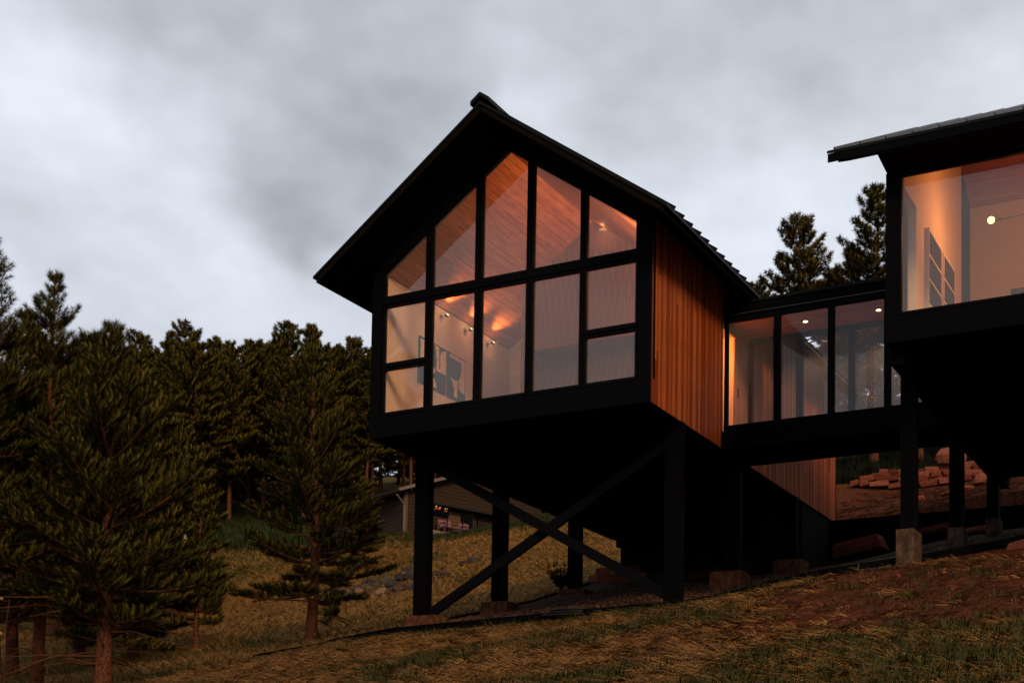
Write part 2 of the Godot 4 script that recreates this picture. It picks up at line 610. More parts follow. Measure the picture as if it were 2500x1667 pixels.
func build_house() -> void:
	var h := thing("gable_house", "black gable house on stilts with a wall of warm lit windows and cedar side", "house", Vector3(3.2, -0.459, -6.2))
	# floor and beams
	bx(h, "floor_deck", Vector3(0.01, -0.456, -0.1), Vector3(6.377, -0.07, -12.38), M.soffit)
	bx(h, "front_beam", Vector3(0.0, -0.459, 0.0), Vector3(6.4, 0.012, -0.1), M.black)
	bx(h, "corner_post", Vector3(0.0, 0.012, 0.0), Vector3(0.235, roof_under(0.0) - 0.02, -0.2), M.black)
	bx(h, "corner_post", Vector3(6.125, 0.012, 0.0), Vector3(6.4, roof_under(0.0) - 0.02, -0.2), M.black)
	# black board between glass and soffit, both slopes
	for s in [0, 1]:
		var pl := PackedVector2Array()
		for q in [[0.235, glass_top(0.235) + 0.05], [3.21, glass_top(3.21) + 0.055], [3.21, roof_under(3.2) + 0.02], [0.235, roof_under(0.235) + 0.02]]:
			pl.append(Vector2(q[0] if s == 0 else 6.42 - q[0], q[1]))
		put(h, "gable_board", prism(pl, -0.02, -0.2), M.black)
	# mullions and transom
	var cols := [[0.31, 1.3], [1.48, 2.48], [2.655, 3.67], [3.83, 4.857], [5.005, 6.045]]
	bx(h, "transom", Vector3(0.235, 2.365, -0.012), Vector3(6.125, 2.492, -0.2), M.black)
	bx(h, "sill", Vector3(0.235, -0.005, 0.012), Vector3(6.125, 0.022, -0.2), M.black_trim)
	for k in 4:
		var a: float = cols[k][1] + 0.055
		var b: float = cols[k + 1][0] - 0.055
		var mx := (a + b) * 0.5
		bx(h, "mullion", Vector3(a, 0.022, -0.016), Vector3(b, 2.365, -0.2), M.black)
		bx(h, "mullion", Vector3(a, 2.492, -0.016), Vector3(b, glass_top(mx) + 0.02, -0.2), M.black)
	for k in 5:
		var a: float = cols[k][0]
		var b: float = cols[k][1]
		if k == 0 or k == 4:
			window(h, rect(a, 0.075, b, 0.968), -0.1)
			bx(h, "rail", Vector3(a - 0.055, 1.023, -0.018), Vector3(b + 0.055, 1.067, -0.19), M.black)
			window(h, rect(a, 1.122, b, 2.31), -0.1)
		else:
			window(h, rect(a, 0.075, b, 2.31), -0.1)
		var top := PackedVector2Array([Vector2(a, 2.548), Vector2(b, 2.548), Vector2(b, glass_top(b))])
		if a < 3.21 and b > 3.21:
			top.append(Vector2(3.21, glass_top(3.21)))
		top.append(Vector2(a, glass_top(a)))
		window(h, top, -0.1)
	# side walls and back wall cores, with the doorway into the glass bridge
	for seg in [[-0.2, -3.93, -0.069, 3.05], [-3.93, -4.56, 2.15, 3.05], [-4.56, -12.38, -0.069, 3.05]]:
		bx(h, "wall", Vector3(6.15, seg[2], seg[0]), Vector3(6.378, seg[3], seg[1]), M.plaster)
	bx(h, "wall", Vector3(0.0, -0.069, -0.2), Vector3(0.25, 3.05, -12.38), M.plaster)
	put(h, "wall", prism(PackedVector2Array([Vector2(0, -0.449), Vector2(6.4, -0.449), Vector2(6.4, 3.05), Vector2(3.2, 5.3), Vector2(0, 3.05)]), -12.38, -12.5), M.black)
	bx(h, "wall_cladding", Vector3(-0.02, -0.459, -0.2), Vector3(-0.001, 3.05, -12.38), M.cedar[1])
	# cedar boards of the right wall
	var z := -0.012
	var r := RandomNumberGenerator.new()
	r.seed = 12
	var meshes := {}
	while z > -12.4:
		var wd := 0.088
		var zc := z - wd * 0.5
		var spans := [[-0.462, 3.1]]
		if zc < -3.84 and zc > -5.54:
			spans = [[2.66, 3.1]]
		elif r.randf() < 0.42:
			var cut := snappedf(r.randf_range(0.3, 2.6), 0.1)
			spans = [[-0.462, cut - 0.002], [cut + 0.002, 3.1]]
		for s in spans:
			var key := "%.3f" % (s[1] - s[0])
			if not meshes.has(key):
				var m := BoxMesh.new()
				m.size = Vector3(0.02, s[1] - s[0], wd - 0.004)
				meshes[key] = m
			var pick: int = [0, 0, 1, 1, 2, 3, 4, 5, 5][r.randi() % 9]
			put(h, "cladding_board", meshes[key], M.cedar[pick], Vector3(6.389 + r.randf_range(0.0, 0.004), (s[0] + s[1]) * 0.5, zc))
		z -= wd
	for seg in [[-0.02, -3.88, -0.455], [-3.881, -5.54, 2.61], [-5.541, -12.4, -0.455]]:
		bx(h, "cladding_backing", Vector3(6.3785, seg[2], seg[0]), Vector3(6.3795, 3.08, seg[1]), M.gap)
	# lobby behind the doorway of the bridge
	bx(h, "partition", Vector3(5.0, 0.0, -3.86), Vector3(5.06, 2.37, -4.759), M.plaster)
	bx(h, "partition", Vector3(5.061, 0.0, -3.86), Vector3(6.149, 2.37, -3.92), M.plaster)
	# interior
	bx(h, "floor", Vector3(0.25, -0.069, -0.2), Vector3(6.15, 0.0, -12.38), M.floor)
	for s in [0, 1]:
		var sgn := 1.0 if s == 0 else -1.0
		var d := Vector2(1.0, 0.69).normalized()
		var start := Vector2(0.25, 3.07)
		var total := (3.2 - 0.25) / d.x
		var n := 25
		var pw := total / n
		var pm := BoxMesh.new()
		pm.size = Vector3(pw - 0.007, 0.018, 5.3)
		for k in n:
			var c := start + d * pw * (k + 0.5) + Vector2(-d.y, d.x) * 0.012
			var cx := c.x if s == 0 else 6.4 - c.x
			var bs := Basis(Vector3.BACK, atan2(d.y, d.x) * sgn)
			put(h, "ceiling_board", pm, M.plank[r.randi() % 4], Vector3(cx, c.y, -2.86), bs)
		var bk := BoxMesh.new()
		bk.size = Vector3(total + 0.05, 0.02, 12.1)
		var cc := start + d * total * 0.5 + Vector2(-d.y, d.x) * 0.034
		put(h, "ceiling_backing", bk, M.gap, Vector3(cc.x if s == 0 else 6.4 - cc.x, cc.y, -6.2), Basis(Vector3.BACK, atan2(d.y, d.x) * sgn))
	# timber volume that closes the room, with a niche below
	var xs := [1.39, 2.59, 3.797, 5.0, 6.15]
	for k in 4:
		var a: float = xs[k] + 0.003
		var b: float = xs[k + 1] - 0.003
		var bot := 2.372
		if k == 0:
			put(h, "wall_panel", prism(PackedVector2Array([Vector2(1.391, 2.372), Vector2(1.538, 2.372), Vector2(1.538, ceil_y(1.538)), Vector2(1.391, ceil_y(1.391))]), -4.02, -4.06), M.veneer)
			a = 1.543
		var pl := PackedVector2Array([Vector2(a, bot), Vector2(b, bot), Vector2(b, ceil_y(b))])
		if a < 3.2 and b > 3.2:
			pl.append(Vector2(3.2, ceil_y(3.2)))
		pl.append(Vector2(a, ceil_y(a)))
		put(h, "wall_panel", prism(pl, -4.02, -4.06), M.veneer)
	bx(h, "wall_panel", Vector3(1.391, 0.0, -4.02), Vector3(1.538, 2.367, -4.8), M.veneer)
	bx(h, "niche_ceiling", Vector3(1.541, 2.372, -4.0615), Vector3(6.15, 2.42, -4.8), M.veneer_dark)
	bx(h, "panel_backing", Vector3(1.395, 2.43, -4.062), Vector3(6.15, 3.08, -4.08), M.gap)
	xs = [1.541, 2.85, 4.1, 5.15, 6.15]
	for k in 4:
		bx(h, "niche_panel", Vector3(xs[k] + 0.003, 0.0, -4.76), Vector3(xs[k + 1] - 0.003, 2.371, -4.79), M.veneer_dark)
	bx(h, "partition", Vector3(1.391, 0.0, -4.802), Vector3(1.49, 3.9, -5.52), M.plaster)
	bx(h, "partition", Vector3(0.25, 0.0, -5.53), Vector3(6.15, 3.08, -5.62), M.plaster)
	put(h, "partition", prism(PackedVector2Array([Vector2(0.25, 3.08), Vector2(6.15, 3.08), Vector2(3.2, 5.1)]), -5.53, -5.62), M.plaster)
	# door in the passage
	var dr := bx(h, "door", Vector3(0.33, 0.0, -5.515), Vector3(1.2, 2.38, -5.5295), M.white)
	put(dr, "door_frame", ring(grow(rect(0.335, 0.0, 1.2, 2.385), 0.05), rect(0.335, 0.0, 1.2, 2.385), -5.5, -5.5285), M.white, Vector3.ZERO)
	# roof: slabs, metal skin, fascia, seams, ridge cap
	var zf := 1.066
	var zb := -12.9
	for s in [0, 1]:
		var sx := 1.0 if s == 0 else -1.0
		var ox := 0.0 if s == 0 else 6.4
		var slab := PackedVector2Array()
		for q in [[-0.655, 2.66], [3.2, roof_under(3.2) + 0.012], [3.2, roof_under(3.2) + 0.13], [-0.655, 2.775]]:
			slab.append(Vector2(ox + sx * q[0], q[1]))
		put(h, "roof", prism(slab, zf - 0.03, zb), M.soffit)
		var skin := PackedVector2Array()
		for q in [[-0.74, 2.725], [3.2, roof_under(3.2) + 0.135], [3.2, roof_under(3.2) + 0.19], [-0.74, 2.775]]:
			skin.append(Vector2(ox + sx * q[0], q[1]))
		put(h, "roof_skin", prism(skin, zf + 0.025, zb - 0.03), M.roof)
		var fas := PackedVector2Array()
		for q in [[-0.669, 2.635], [3.2, 5.392], [3.2, 5.392 + 0.135], [-0.669, 2.76]]:
			fas.append(Vector2(ox + sx * q[0], q[1]))
		put(h, "rake_board", prism(fas, zf, zf - 0.029), M.fascia)
		bx(h, "eave_board", Vector3(ox - sx * 0.669, 2.637, zf - 0.0295), Vector3(ox - sx * 0.6555, 2.755, zb), M.fascia)
		# standing seams
		var sm := BoxMesh.new()
		var slope := Vector2(3.2 + 0.735, roof_under(3.2) + 0.19 - 2.775)
		sm.size = Vector3(slope.length(), 0.075, 0.022)
		var zz := 0.742
		while zz > zb:
			var mid := Vector2(-0.74, 2.775) + slope * 0.5 + Vector2(-slope.y, slope.x).normalized() * 0.036
			put(h, "roof_seam", sm, M.roof, Vector3(ox + sx * mid.x, mid.y, zz), Basis(Vector3.BACK, atan2(slope.y, slope.x) * sx))
			zz -= 0.428
	var ry := roof_under(3.2) + 0.19
	put(h, "ridge_cap", prism(PackedVector2Array([Vector2(2.99, ry - 0.05), Vector2(3.2, ry + 0.1), Vector2(3.41, ry - 0.05), Vector2(3.41, ry + 0.03), Vector2(3.2, ry + 0.18), Vector2(2.99, ry + 0.03)]), zf + 0.04, zb), M.roof)
	# stilts
	var feet := [[0.2, -1.5], [0.2, -4.9], [0.2, -8.95], [6.07, -1.5], [6.07, -4.9], [6.07, -8.95]]
	var tops := [-4.03, -3.26, -2.39, -4.05, -2.9, -2.06]
	for k in 6:
		var x: float = feet[k][0]
		var zz: float = feet[k][1]
		var p := bx(h, "steel_post", Vector3(x + 0.03, tops[k], zz - 0.012), Vector3(x + 0.32, -0.45, zz - 0.2), M.steel)
		bx(p, "flange", Vector3(x, tops[k], zz), Vector3(x + 0.029, -0.457, zz - 0.212), M.steel)
		bx(p, "flange", Vector3(x + 0.321, tops[k], zz), Vector3(x + 0.35, -0.457, zz - 0.212), M.steel)
		bx(p, "base_plate", Vector3(x - 0.05, tops[k] - 0.012, zz + 0.04), Vector3(x + 0.4, tops[k] + 0.004, zz - 0.25), M.steel)
	bar(h, "brace", Vector3(0.56, -0.72, -1.58), Vector3(6.06, -3.86, -1.58), 0.1, 0.2, M.black_trim)
	bar(h, "brace", Vector3(0.56, -3.95, -1.69), Vector3(6.06, -0.82, -1.69), 0.1, 0.2, M.black_trim)
	bx(h, "cross_beam", Vector3(0.2, -0.72, -12.0), Vector3(6.3, -0.459, -12.2), M.steel)
	# foundation at the back
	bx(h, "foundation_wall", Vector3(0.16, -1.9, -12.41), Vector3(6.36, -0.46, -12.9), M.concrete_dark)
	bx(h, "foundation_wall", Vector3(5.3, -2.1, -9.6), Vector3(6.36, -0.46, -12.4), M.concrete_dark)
	# uplights added along the right wall, unseen, to fill the room; lobby lamp behind
	var warm := lin(1.0, 0.52, 0.21)
	for k in 3:
		wall_light("wall_light", Vector3(6.15, 2.857, -1.0 - 1.15 * k), -1.0, "unseen nickel uplight added on the right wall of the gable room, " + ["nearest the window", "middle", "deepest"][k], warm, 0.36, 4.2)
	var hall := thing("ceiling_lamp", "glowing lamp in the lobby behind the doorway at the left end of the bridge", "lamp", Vector3(5.4, 2.1, -4.3))
	put(hall, "globe", sphere(0.06), glow(Color(1.0, 0.6, 0.3), 4.0), Vector3(5.4, 2.1, -4.3))
	omni(hall, Vector3(5.4, 2.1, -4.3), 4.0, lin(1.0, 0.36, 0.06))

func sphere(r: float) -> SphereMesh:
	var m := SphereMesh.new()
	m.radius = r
	m.height = r * 2.0
	m.radial_segments = 20
	m.rings = 10
	return m

func cyl(r: float, hgt: float, sides := 20) -> CylinderMesh:
	var m := CylinderMesh.new()
	m.top_radius = r
	m.bottom_radius = r
	m.height = hgt
	m.radial_segments = sides
	m.rings = 1
	return m

func wall_light(called: String, at: Vector3, side: float, label: String, col: Color, e_omni: float, e_spot: float) -> void:
	var t := thing(called, label, "wall light", at, "wall lights in the gable room")
	put(t, "wall_plate", cyl(0.042, 0.015), M.nickel, at + Vector3(0.009 * side, 0, 0), Basis(Vector3.BACK, PI / 2))
	put(t, "arm", cyl(0.009, 0.11, 8), M.nickel, at + Vector3(0.07 * side, 0.0, 0), Basis(Vector3.BACK, PI / 2))
	var hm := BoxMesh.new()
	hm.size = Vector3(0.06, 0.06, 0.06)
	put(t, "lamp_head", hm, M.dark_metal, at + Vector3(0.145 * side, 0.005, 0), Basis(Vector3.BACK, PI / 4))
	var gm := BoxMesh.new()
	gm.size = Vector3(0.05, 0.012, 0.05)
	var up := Vector3(0.6 * side, 0.8, 0.0).normalized()
	put(t, "lamp_glow", gm, glow(Color(1.0, 0.85, 0.65), 1.2), at + Vector3(0.145 * side, 0.005, 0) + Vector3(0.707 * side, 0.707, 0) * 0.036, Basis(Vector3.BACK, -PI / 4 * side))
	spot(t, at + Vector3(0.19 * side, 0.07, 0), up, e_spot, col, 48.0, 1.0)
	omni(t, at + Vector3(0.24 * side, 0.03, 0), e_omni, col)

func build_room_things() -> void:
	var warm := lin(1.0, 0.52, 0.21)
	var which := ["nearest the window", "middle one on the left wall", "deepest in the room above the bare wall"]
	var zz := [-2.33, -3.39, -4.43]
	for k in 3:
		wall_light("wall_light", Vector3(0.25, 2.857, zz[k]), 1.0, "small nickel wall light in the gable room, " + which[k], warm, 0.06, 1.5)
	# pictures
	var ax := Basis(Vector3(0, 0, -1), Vector3(0, 1, 0), Vector3(1, 0, 0))   # u runs into the room, v up, w towards the room
	var p1 := thing("picture", "abstract picture of cream arches on dark blue, the one nearer the window", "picture", Vector3(0.25, 1.64, -1.98), "abstract pictures on the left wall")
	put(p1, "canvas", prism(rect(1.42, 1.13, 2.545, 2.15), 0.252, 0.29, ax), M.art_blue)
	for pl in [
		PackedVector2Array([Vector2(2.02, 2.12), Vector2(2.22, 2.12), Vector2(2.24, 1.62), Vector2(2.28, 1.62), Vector2(2.28, 1.95), Vector2(2.33, 2.04), Vector2(2.42, 2.09), Vector2(2.52, 2.1), Vector2(2.52, 1.56), Vector2(2.12, 1.56), Vector2(2.14, 1.8), Vector2(2.1, 2.0)]),
		PackedVector2Array([Vector2(1.9, 1.62), Vector2(2.0, 1.62), Vector2(2.06, 1.57), Vector2(2.06, 1.5), Vector2(2.0, 1.46), Vector2(1.9, 1.46)]),
		PackedVector2Array([Vector2(1.9, 1.4), Vector2(2.0, 1.38), Vector2(2.1, 1.3), Vector2(2.15, 1.16), Vector2(1.9, 1.16)]),
		PackedVector2Array([Vector2(1.46, 2.1), Vector2(1.78, 2.1), Vector2(1.74, 1.7), Vector2(1.46, 1.6)])]:
		put(p1, "painted_shape", prism(pl, 0.2905, 0.293, ax), M.art_cream)
	var p2 := thing("picture", "abstract picture with a large dark blue cup shape on cream, deeper in the room", "picture", Vector3(0.25, 1.64, -3.03), "abstract pictures on the left wall")
	put(p2, "canvas", prism(rect(2.62, 1.13, 3.39, 2.15), 0.252, 0.29, ax), M.art_blue)
	for pl in [
		PackedVector2Array([Vector2(2.68, 2.12), Vector2(3.36, 2.12), Vector2(3.36, 1.34), Vector2(3.2, 1.36), Vector2(3.1, 1.42), Vector2(3.08, 1.6), Vector2(3.16, 1.7), Vector2(3.2, 1.86), Vector2(3.2, 2.02), Vector2(2.68, 2.04)]),
		PackedVector2Array([Vector2(2.68, 1.58), Vector2(2.86, 1.56), Vector2(3.04, 1.58), Vector2(3.04, 1.17), Vector2(2.9, 1.17), Vector2(2.89, 1.36), Vector2(2.82, 1.5)])]:
		put(p2, "painted_shape", prism(pl, 0.2905, 0.293, ax), M.art_cream)
	# pendant
	var pd := thing("pendant_lamp", "slim dark pendant lamp on a thin cord in the timber niche", "lamp", Vector3(1.79, 1.5, -4.38))
	put(pd, "canopy", cyl(0.075, 0.025), M.dark_metal, Vector3(1.79, 2.358, -4.38))
	put(pd, "cord", cyl(0.004, 0.8, 6), M.dark_metal, Vector3(1.79, 1.95, -4.38))
	put(pd, "shade", cyl(0.034, 0.12), M.dark_metal, Vector3(1.79, 1.5, -4.38))
	# slim lamp on top of the timber wall under the ridge
	var cl := thing("uplight", "small glowing light bar at the top of the timber wall under the ridge", "lamp", Vector3(3.5, 4.86, -3.98))
	bx(cl, "housing", Vector3(3.4, 4.855, -3.94), Vector3(3.62, 4.885, -4.019), M.white)
	bx(cl, "light_strip", Vector3(3.42, 4.8855, -3.95), Vector3(3.6, 4.892, -4.01), glow(Color(1.0, 0.7, 0.4), 2.0))
	omni(cl, Vector3(3.55, 4.8, -3.7), 0.05, warm)

# ---------------------------------------------------------------- the glass bridge
func build_bridge() -> void:
	var b := thing("glass_bridge", "glazed black bridge with timber ceiling joining the two houses", "bridge", Vector3(8.8, -0.476, -4.7))
	var x0 := 6.412
	var x1 := 11.1
	bx(b, "floor_beam", Vector3(x0, -0.476, -3.88), Vector3(x1, 0.0, -4.0), M.black)
	bx(b, "floor_beam", Vector3(x0, -0.476, -5.42), Vector3(x1, 0.0, -5.54), M.black)
	bx(b, "floor_deck", Vector3(x0, -0.43, -4.0), Vector3(x1, -0.03, -5.42), M.soffit)
	bx(b, "floor", Vector3(x0, -0.0295, -4.0), Vector3(x1, -0.002, -5.42), M.floor)
	bx(b, "roof_beam", Vector3(x0, 2.395, -3.86), Vector3(x1, 2.6, -4.0), M.black)
	bx(b, "roof_beam", Vector3(x0, 2.395, -5.42), Vector3(x1, 2.6, -5.56), M.black)
	bx(b, "roof_flashing", Vector3(x0, 2.6, -3.84), Vector3(x1, 2.655, -5.58), M.roof)
	bx(b, "highlight_edge", Vector3(x0, 2.383, -3.845), Vector3(x1, 2.394, -4.0), M.roof_lit)  # pale strip paints the highlight along the lower roof edge
	bx(b, "roof_deck", Vector3(x0, 2.42, -4.0), Vector3(x1, 2.599, -5.42), M.soffit)
	var z := -4.0
	var r := RandomNumberGenerator.new()
	r.seed = 4
	while z > -5.41:
		bx(b, "ceiling_board", Vector3(x0, 2.352, z - 0.003), Vector3(x1, 2.37, z - 0.1), M.plank_x[r.randi() % 3])
		z -= 0.1015
	# glazing front and back
	var ms := [[6.412, 6.485], [7.5, 7.64], [8.65, 8.78], [9.8, 9.925], [11.02, 11.1]]
	for side in 2:
		var zz: float = [-3.89, -5.45][side]
		bx(b, "head_rail", Vector3(x0, 2.265, zz + 0.004), Vector3(x1, 2.382, zz - 0.1), M.black_trim)
		bx(b, "sill_rail", Vector3(x0, 0.0, zz + 0.004), Vector3(x1, 0.026, zz - 0.1), M.black_trim)
		for k in 5:
			bx(b, "mullion", Vector3(ms[k][0], 0.026, zz), Vector3(ms[k][1], 2.265, zz - 0.1), M.black_trim)
		for k in 4:
			var w := put(b, "window", ring(rect(ms[k][1], 0.026, ms[k + 1][0], 2.265), rect(ms[k][1] + 0.008, 0.034, ms[k + 1][0] - 0.008, 2.257), zz - 0.03, zz - 0.09), M.black)
			for j in 1:
				put(w, "pane", prism(rect(ms[k][1] + 0.004, 0.03, ms[k + 1][0] - 0.004, 2.261), zz - 0.046 - 0.016 * j, zz - 0.052 - 0.016 * j), M.glass_clear)
	# timber jamb and pocket door at the house end
	bx(b, "jamb_panel", Vector3(6.38, 0.0, -4.87), Vector3(6.408, 2.35, -5.42), M.veneer)
	bx(b, "jamb_panel", Vector3(6.38, 0.0, -4.71), Vector3(6.404, 2.35, -4.855), M.veneer)
	bx(b, "jamb_panel", Vector3(6.38, 0.0, -4.56), Vector3(6.408, 2.35, -4.695), M.veneer)
	bx(b, "lintel_panel", Vector3(6.38, 2.14, -4.0), Vector3(6.408, 2.35, -4.555), M.veneer)
	bx(b, "door_pull", Vector3(6.404, 0.86, -4.74), Vector3(6.41, 1.08, -4.82), M.dark_metal)
	# recessed lights
	for q in [[7.9, "over the second pane from the gable house"], [9.46, "nearest the right hand house"]]:
		var c := Vector3(q[0], 2.352, -4.8)
		var d := thing("downlight", "recessed square downlight in the bridge ceiling, " + q[1], "ceiling light", c, "downlights in the bridge")
		var tr := BoxMesh.new()
		tr.size = Vector3(0.15, 0.008, 0.15)
		put(d, "trim", tr, M.dark_metal, c + Vector3(0, -0.004, 0))
		put(d, "light_disc", cyl(0.05, 0.006), glow(Color(1.0, 0.78, 0.5), 9.0), c + Vector3(0, -0.0115, 0))
		spot(d, c + Vector3(0, -0.03, 0), Vector3(0, -1, 0.001), 2.6, lin(1.0, 0.55, 0.3), 60.0, 0.6)

# ---------------------------------------------------------------- the right hand house
func build_second_house() -> void:
	var X := 11.13
	var E := 20.0
	var h := thing("second_house", "black house on stilts at the right edge with a large warm lit window", "house", Vector3(15.5, -0.459, -3.9))
	bx(h, "floor_deck", Vector3(X + 0.02, -0.449, 1.25), Vector3(E, -0.05, -9.1), M.soffit)
	bx(h, "front_beam", Vector3(X, -0.459, 1.35), Vector3(E, -0.02, 1.25), M.black)
	bx(h, "edge_beam", Vector3(X + 0.01, -0.735, 1.07), Vector3(X + 0.25, -0.46, -9.0), M.steel)
	bx(h, "corner_post", Vector3(X, -0.02, 1.35), Vector3(X + 0.19, 2.37, 1.14), M.black)
	bx(h, "header", Vector3(X + 0.19, 2.356, 1.345), Vector3(E, 2.37, 1.15), M.black)
	bx(h, "sill", Vector3(X + 0.19, -0.02, 1.36), Vector3(E, -0.012, 1.15), M.black_trim)
	window(h, rect(11.375, 0.04, 13.6, 2.3), 1.26)
	bx(h, "mullion", Vector3(13.655, -0.012, 1.34), Vector3(13.745, 2.356, 1.15), M.black)
	window(h, rect(13.8, 0.04, 16.4, 2.3), 1.26)
	bx(h, "wall", Vector3(16.456, -0.012, 1.33), Vector3(E, 2.356, 1.15), M.black)
	# left wall with the window beside the front corner
	var xi := 11.37
	var gable := func(za: float, zb: float, y0: float) -> PackedVector2Array:
		return PackedVector2Array([Vector2(-za, y0), Vector2(-zb, y0), Vector2(-zb, 2.42 + 0.5 * (1.3 - zb)), Vector2(-za, 2.42 + 0.5 * (1.3 - za))])
	var ax := Basis(Vector3(0, 0, -1), Vector3(0, 1, 0), Vector3(1, 0, 0))
	put(h, "wall", prism(gable.call(0.24, -3.6, -0.05), X + 0.02, xi, ax), M.plaster)
	put(h, "wall", prism(gable.call(1.14, 0.24, 2.2), X + 0.02, xi, ax), M.plaster)
	bx(h, "wall", Vector3(X + 0.02, -0.05, 1.2), Vector3(xi - 0.06, 2.2, 1.14), M.plaster)
	put(h, "wall", prism(PackedVector2Array([Vector2(3.6, 3.2), Vector2(9.1, 2.3), Vector2(9.1, -0.05), Vector2(3.6, -0.05)]), X + 0.01, X + 0.1, ax), M.black)
	put(h, "wall", prism(PackedVector2Array([Vector2(3.6, 3.21), Vector2(3.9, 5.0), Vector2(9.1, 2.31)]), X + 0.01, X + 0.1, ax), M.black)
	var sw := put(h, "side_window", ring(rect(-1.12, 0.06, -0.26, 2.14), rect(-1.07, 0.11, -0.31, 2.09), X + 0.03, X + 0.1, ax), M.black_trim)
	put(sw, "pane", prism(rect(-1.08, 0.1, -0.3, 2.1), X + 0.05, X + 0.056, ax), M.glass)
	bx(h, "wall", Vector3(X + 0.1, -0.05, -5.2), Vector3(E, 4.4, -5.3), M.plaster)
	bx(h, "wall", Vector3(X + 0.1, -0.05, -9.0), Vector3(E, 2.4, -9.1), M.black)
	bx(h, "wall", Vector3(E, -0.05, 1.3), Vector3(E + 0.1, 4.9, -9.1), M.plaster)
	bx(h, "floor", Vector3(X + 0.1, -0.049, 1.15), Vector3(E, 0.0, -5.2), M.floor)
	# ceiling: front slope plaster, back slope boards
	var fr := PackedVector2Array([Vector2(-1.15, 2.42), Vector2(3.9, 4.97), Vector2(3.9, 5.0), Vector2(-1.15, 2.45)])
	put(h, "ceiling", prism(fr, X + 0.1, E, ax), M.plank_x[0])
	var r := RandomNumberGenerator.new()
	r.seed = 8
	var dd := Vector2(1.0, -0.5).normalized()
	var pm := BoxMesh.new()
	pm.size = Vector3(E - X - 0.12, 0.018, 0.128)
	for k in 12:
		var c := Vector2(3.9, 4.97) + dd * (0.135 * (k + 0.5))
		put(h, "ceiling_board", pm, M.plank_x[r.randi() % 3], Vector3((E + X) * 0.5 + 0.05, c.y, -c.x), Basis(Vector3.RIGHT, -atan(0.5)))
	put(h, "ceiling_backing", prism(PackedVector2Array([Vector2(3.9, 4.995), Vector2(9.2, 2.345), Vector2(9.2, 2.36), Vector2(3.9, 5.01)]), X + 0.1, E, ax), M.gap)
	# roof
	var xl := 10.33
	put(h, "roof", prism(PackedVector2Array([Vector2(-1.95, 2.53), Vector2(3.9, 5.455), Vector2(9.75, 2.53), Vector2(9.75, 2.62), Vector2(3.9, 5.545), Vector2(-1.95, 2.62)]), xl + 0.02, E + 0.7, ax), M.soffit)
	put(h, "roof_skin", prism(PackedVector2Array([Vector2(-1.99, 2.605), Vector2(3.9, 5.55), Vector2(9.8, 2.6), Vector2(9.8, 2.645), Vector2(3.9, 5.6), Vector2(-1.99, 2.655)]), xl, E + 0.72, ax), M.roof)
	bx(h, "fascia_board", Vector3(xl + 0.01, 2.47, 1.952), Vector3(E + 0.7, 2.604, 1.982), M.black)
	put(h, "eave_ledge", prism(PackedVector2Array([Vector2(-1.94, 2.45), Vector2(-1.35, 2.72), Vector2(-1.35, 2.8), Vector2(-1.94, 2.55)]), 10.5, 11.13, ax), M.soffit)
	put(h, "eave_soffit", prism(PackedVector2Array([Vector2(-1.951, 2.44), Vector2(-1.345, 2.385), Vector2(-1.1, 2.385), Vector2(-1.1, 2.94), Vector2(-1.951, 2.52)]), X + 0.01, E, ax), M.fascia)
	var sm := BoxMesh.new()
	var sl := Vector2(5.89, 2.945)
	sm.size = Vector3(0.022, 0.04, sl.length())
	var x := 10.45
	while x < E + 0.6:
		put(h, "roof_seam", sm, M.roof_lit, Vector3(x, 2.675 + sl.y * 0.5, 1.99 - sl.x * 0.5), Basis(Vector3.RIGHT, atan2(sl.y, sl.x)))  # lighter than the roof skin: the lit seam sides are painted in
		x += 0.417
	# stilts
	var k := 0
	for q in [[0.0, -3.27], [-4.0, -2.52], [-8.0, -1.58]]:
		for xx in [11.05, 17.5]:
			if xx > 12.0 and k != 0:
				continue
			var p := bx(h, "steel_post", Vector3(xx + 0.02, q[1], q[0] - 0.012), Vector3(xx + 0.23, -0.46, q[0] - 0.23), M.steel)
			bx(p, "flange", Vector3(xx, q[1], q[0]), Vector3(xx + 0.019, -0.459, q[0] - 0.245), M.black_trim)
			bx(p, "flange", Vector3(xx + 0.231, q[1], q[0]), Vector3(xx + 0.25, -0.459, q[0] - 0.245), M.black_trim)
		k += 1
	# branching light: one globe in view, the others added unseen to light the room
	var warm := lin(1.0, 0.4, 0.12)
	var c := thing("branch_lamp", "bare glowing globe on black rods in the right hand house, with unseen globes added", "lamp", Vector3(13.3, 2.0, -1.5))
	put(c, "stem", cyl(0.009, 1.9, 8), M.dark_metal, Vector3(13.3, 3.1, -1.5))
	bar(c, "rod", Vector3(12.36, 2.44, -1.5), Vector3(14.2, 2.5, -1.5), 0.016, 0.016, M.dark_metal)
	bar(c, "rod", Vector3(13.0, 2.2, -1.2), Vector3(13.8, 2.2, -1.9), 0.016, 0.016, M.dark_metal)
	for g in [Vector3(12.29, 2.46, -1.5), Vector3(14.26, 2.5, -1.5), Vector3(13.0, 2.2, -1.15), Vector3(13.8, 2.2, -1.95)]:
		put(c, "lamp_globe", sphere(0.062), glow(Color(1.0, 0.72, 0.36), 7.0), g)
		omni(c, g, 0.85, warm, 0.05)
	put(c, "socket", cyl(0.022, 0.1, 12), M.dark_metal, Vector3(12.41, 2.444, -1.5), Basis(Vector3.BACK, PI / 2))
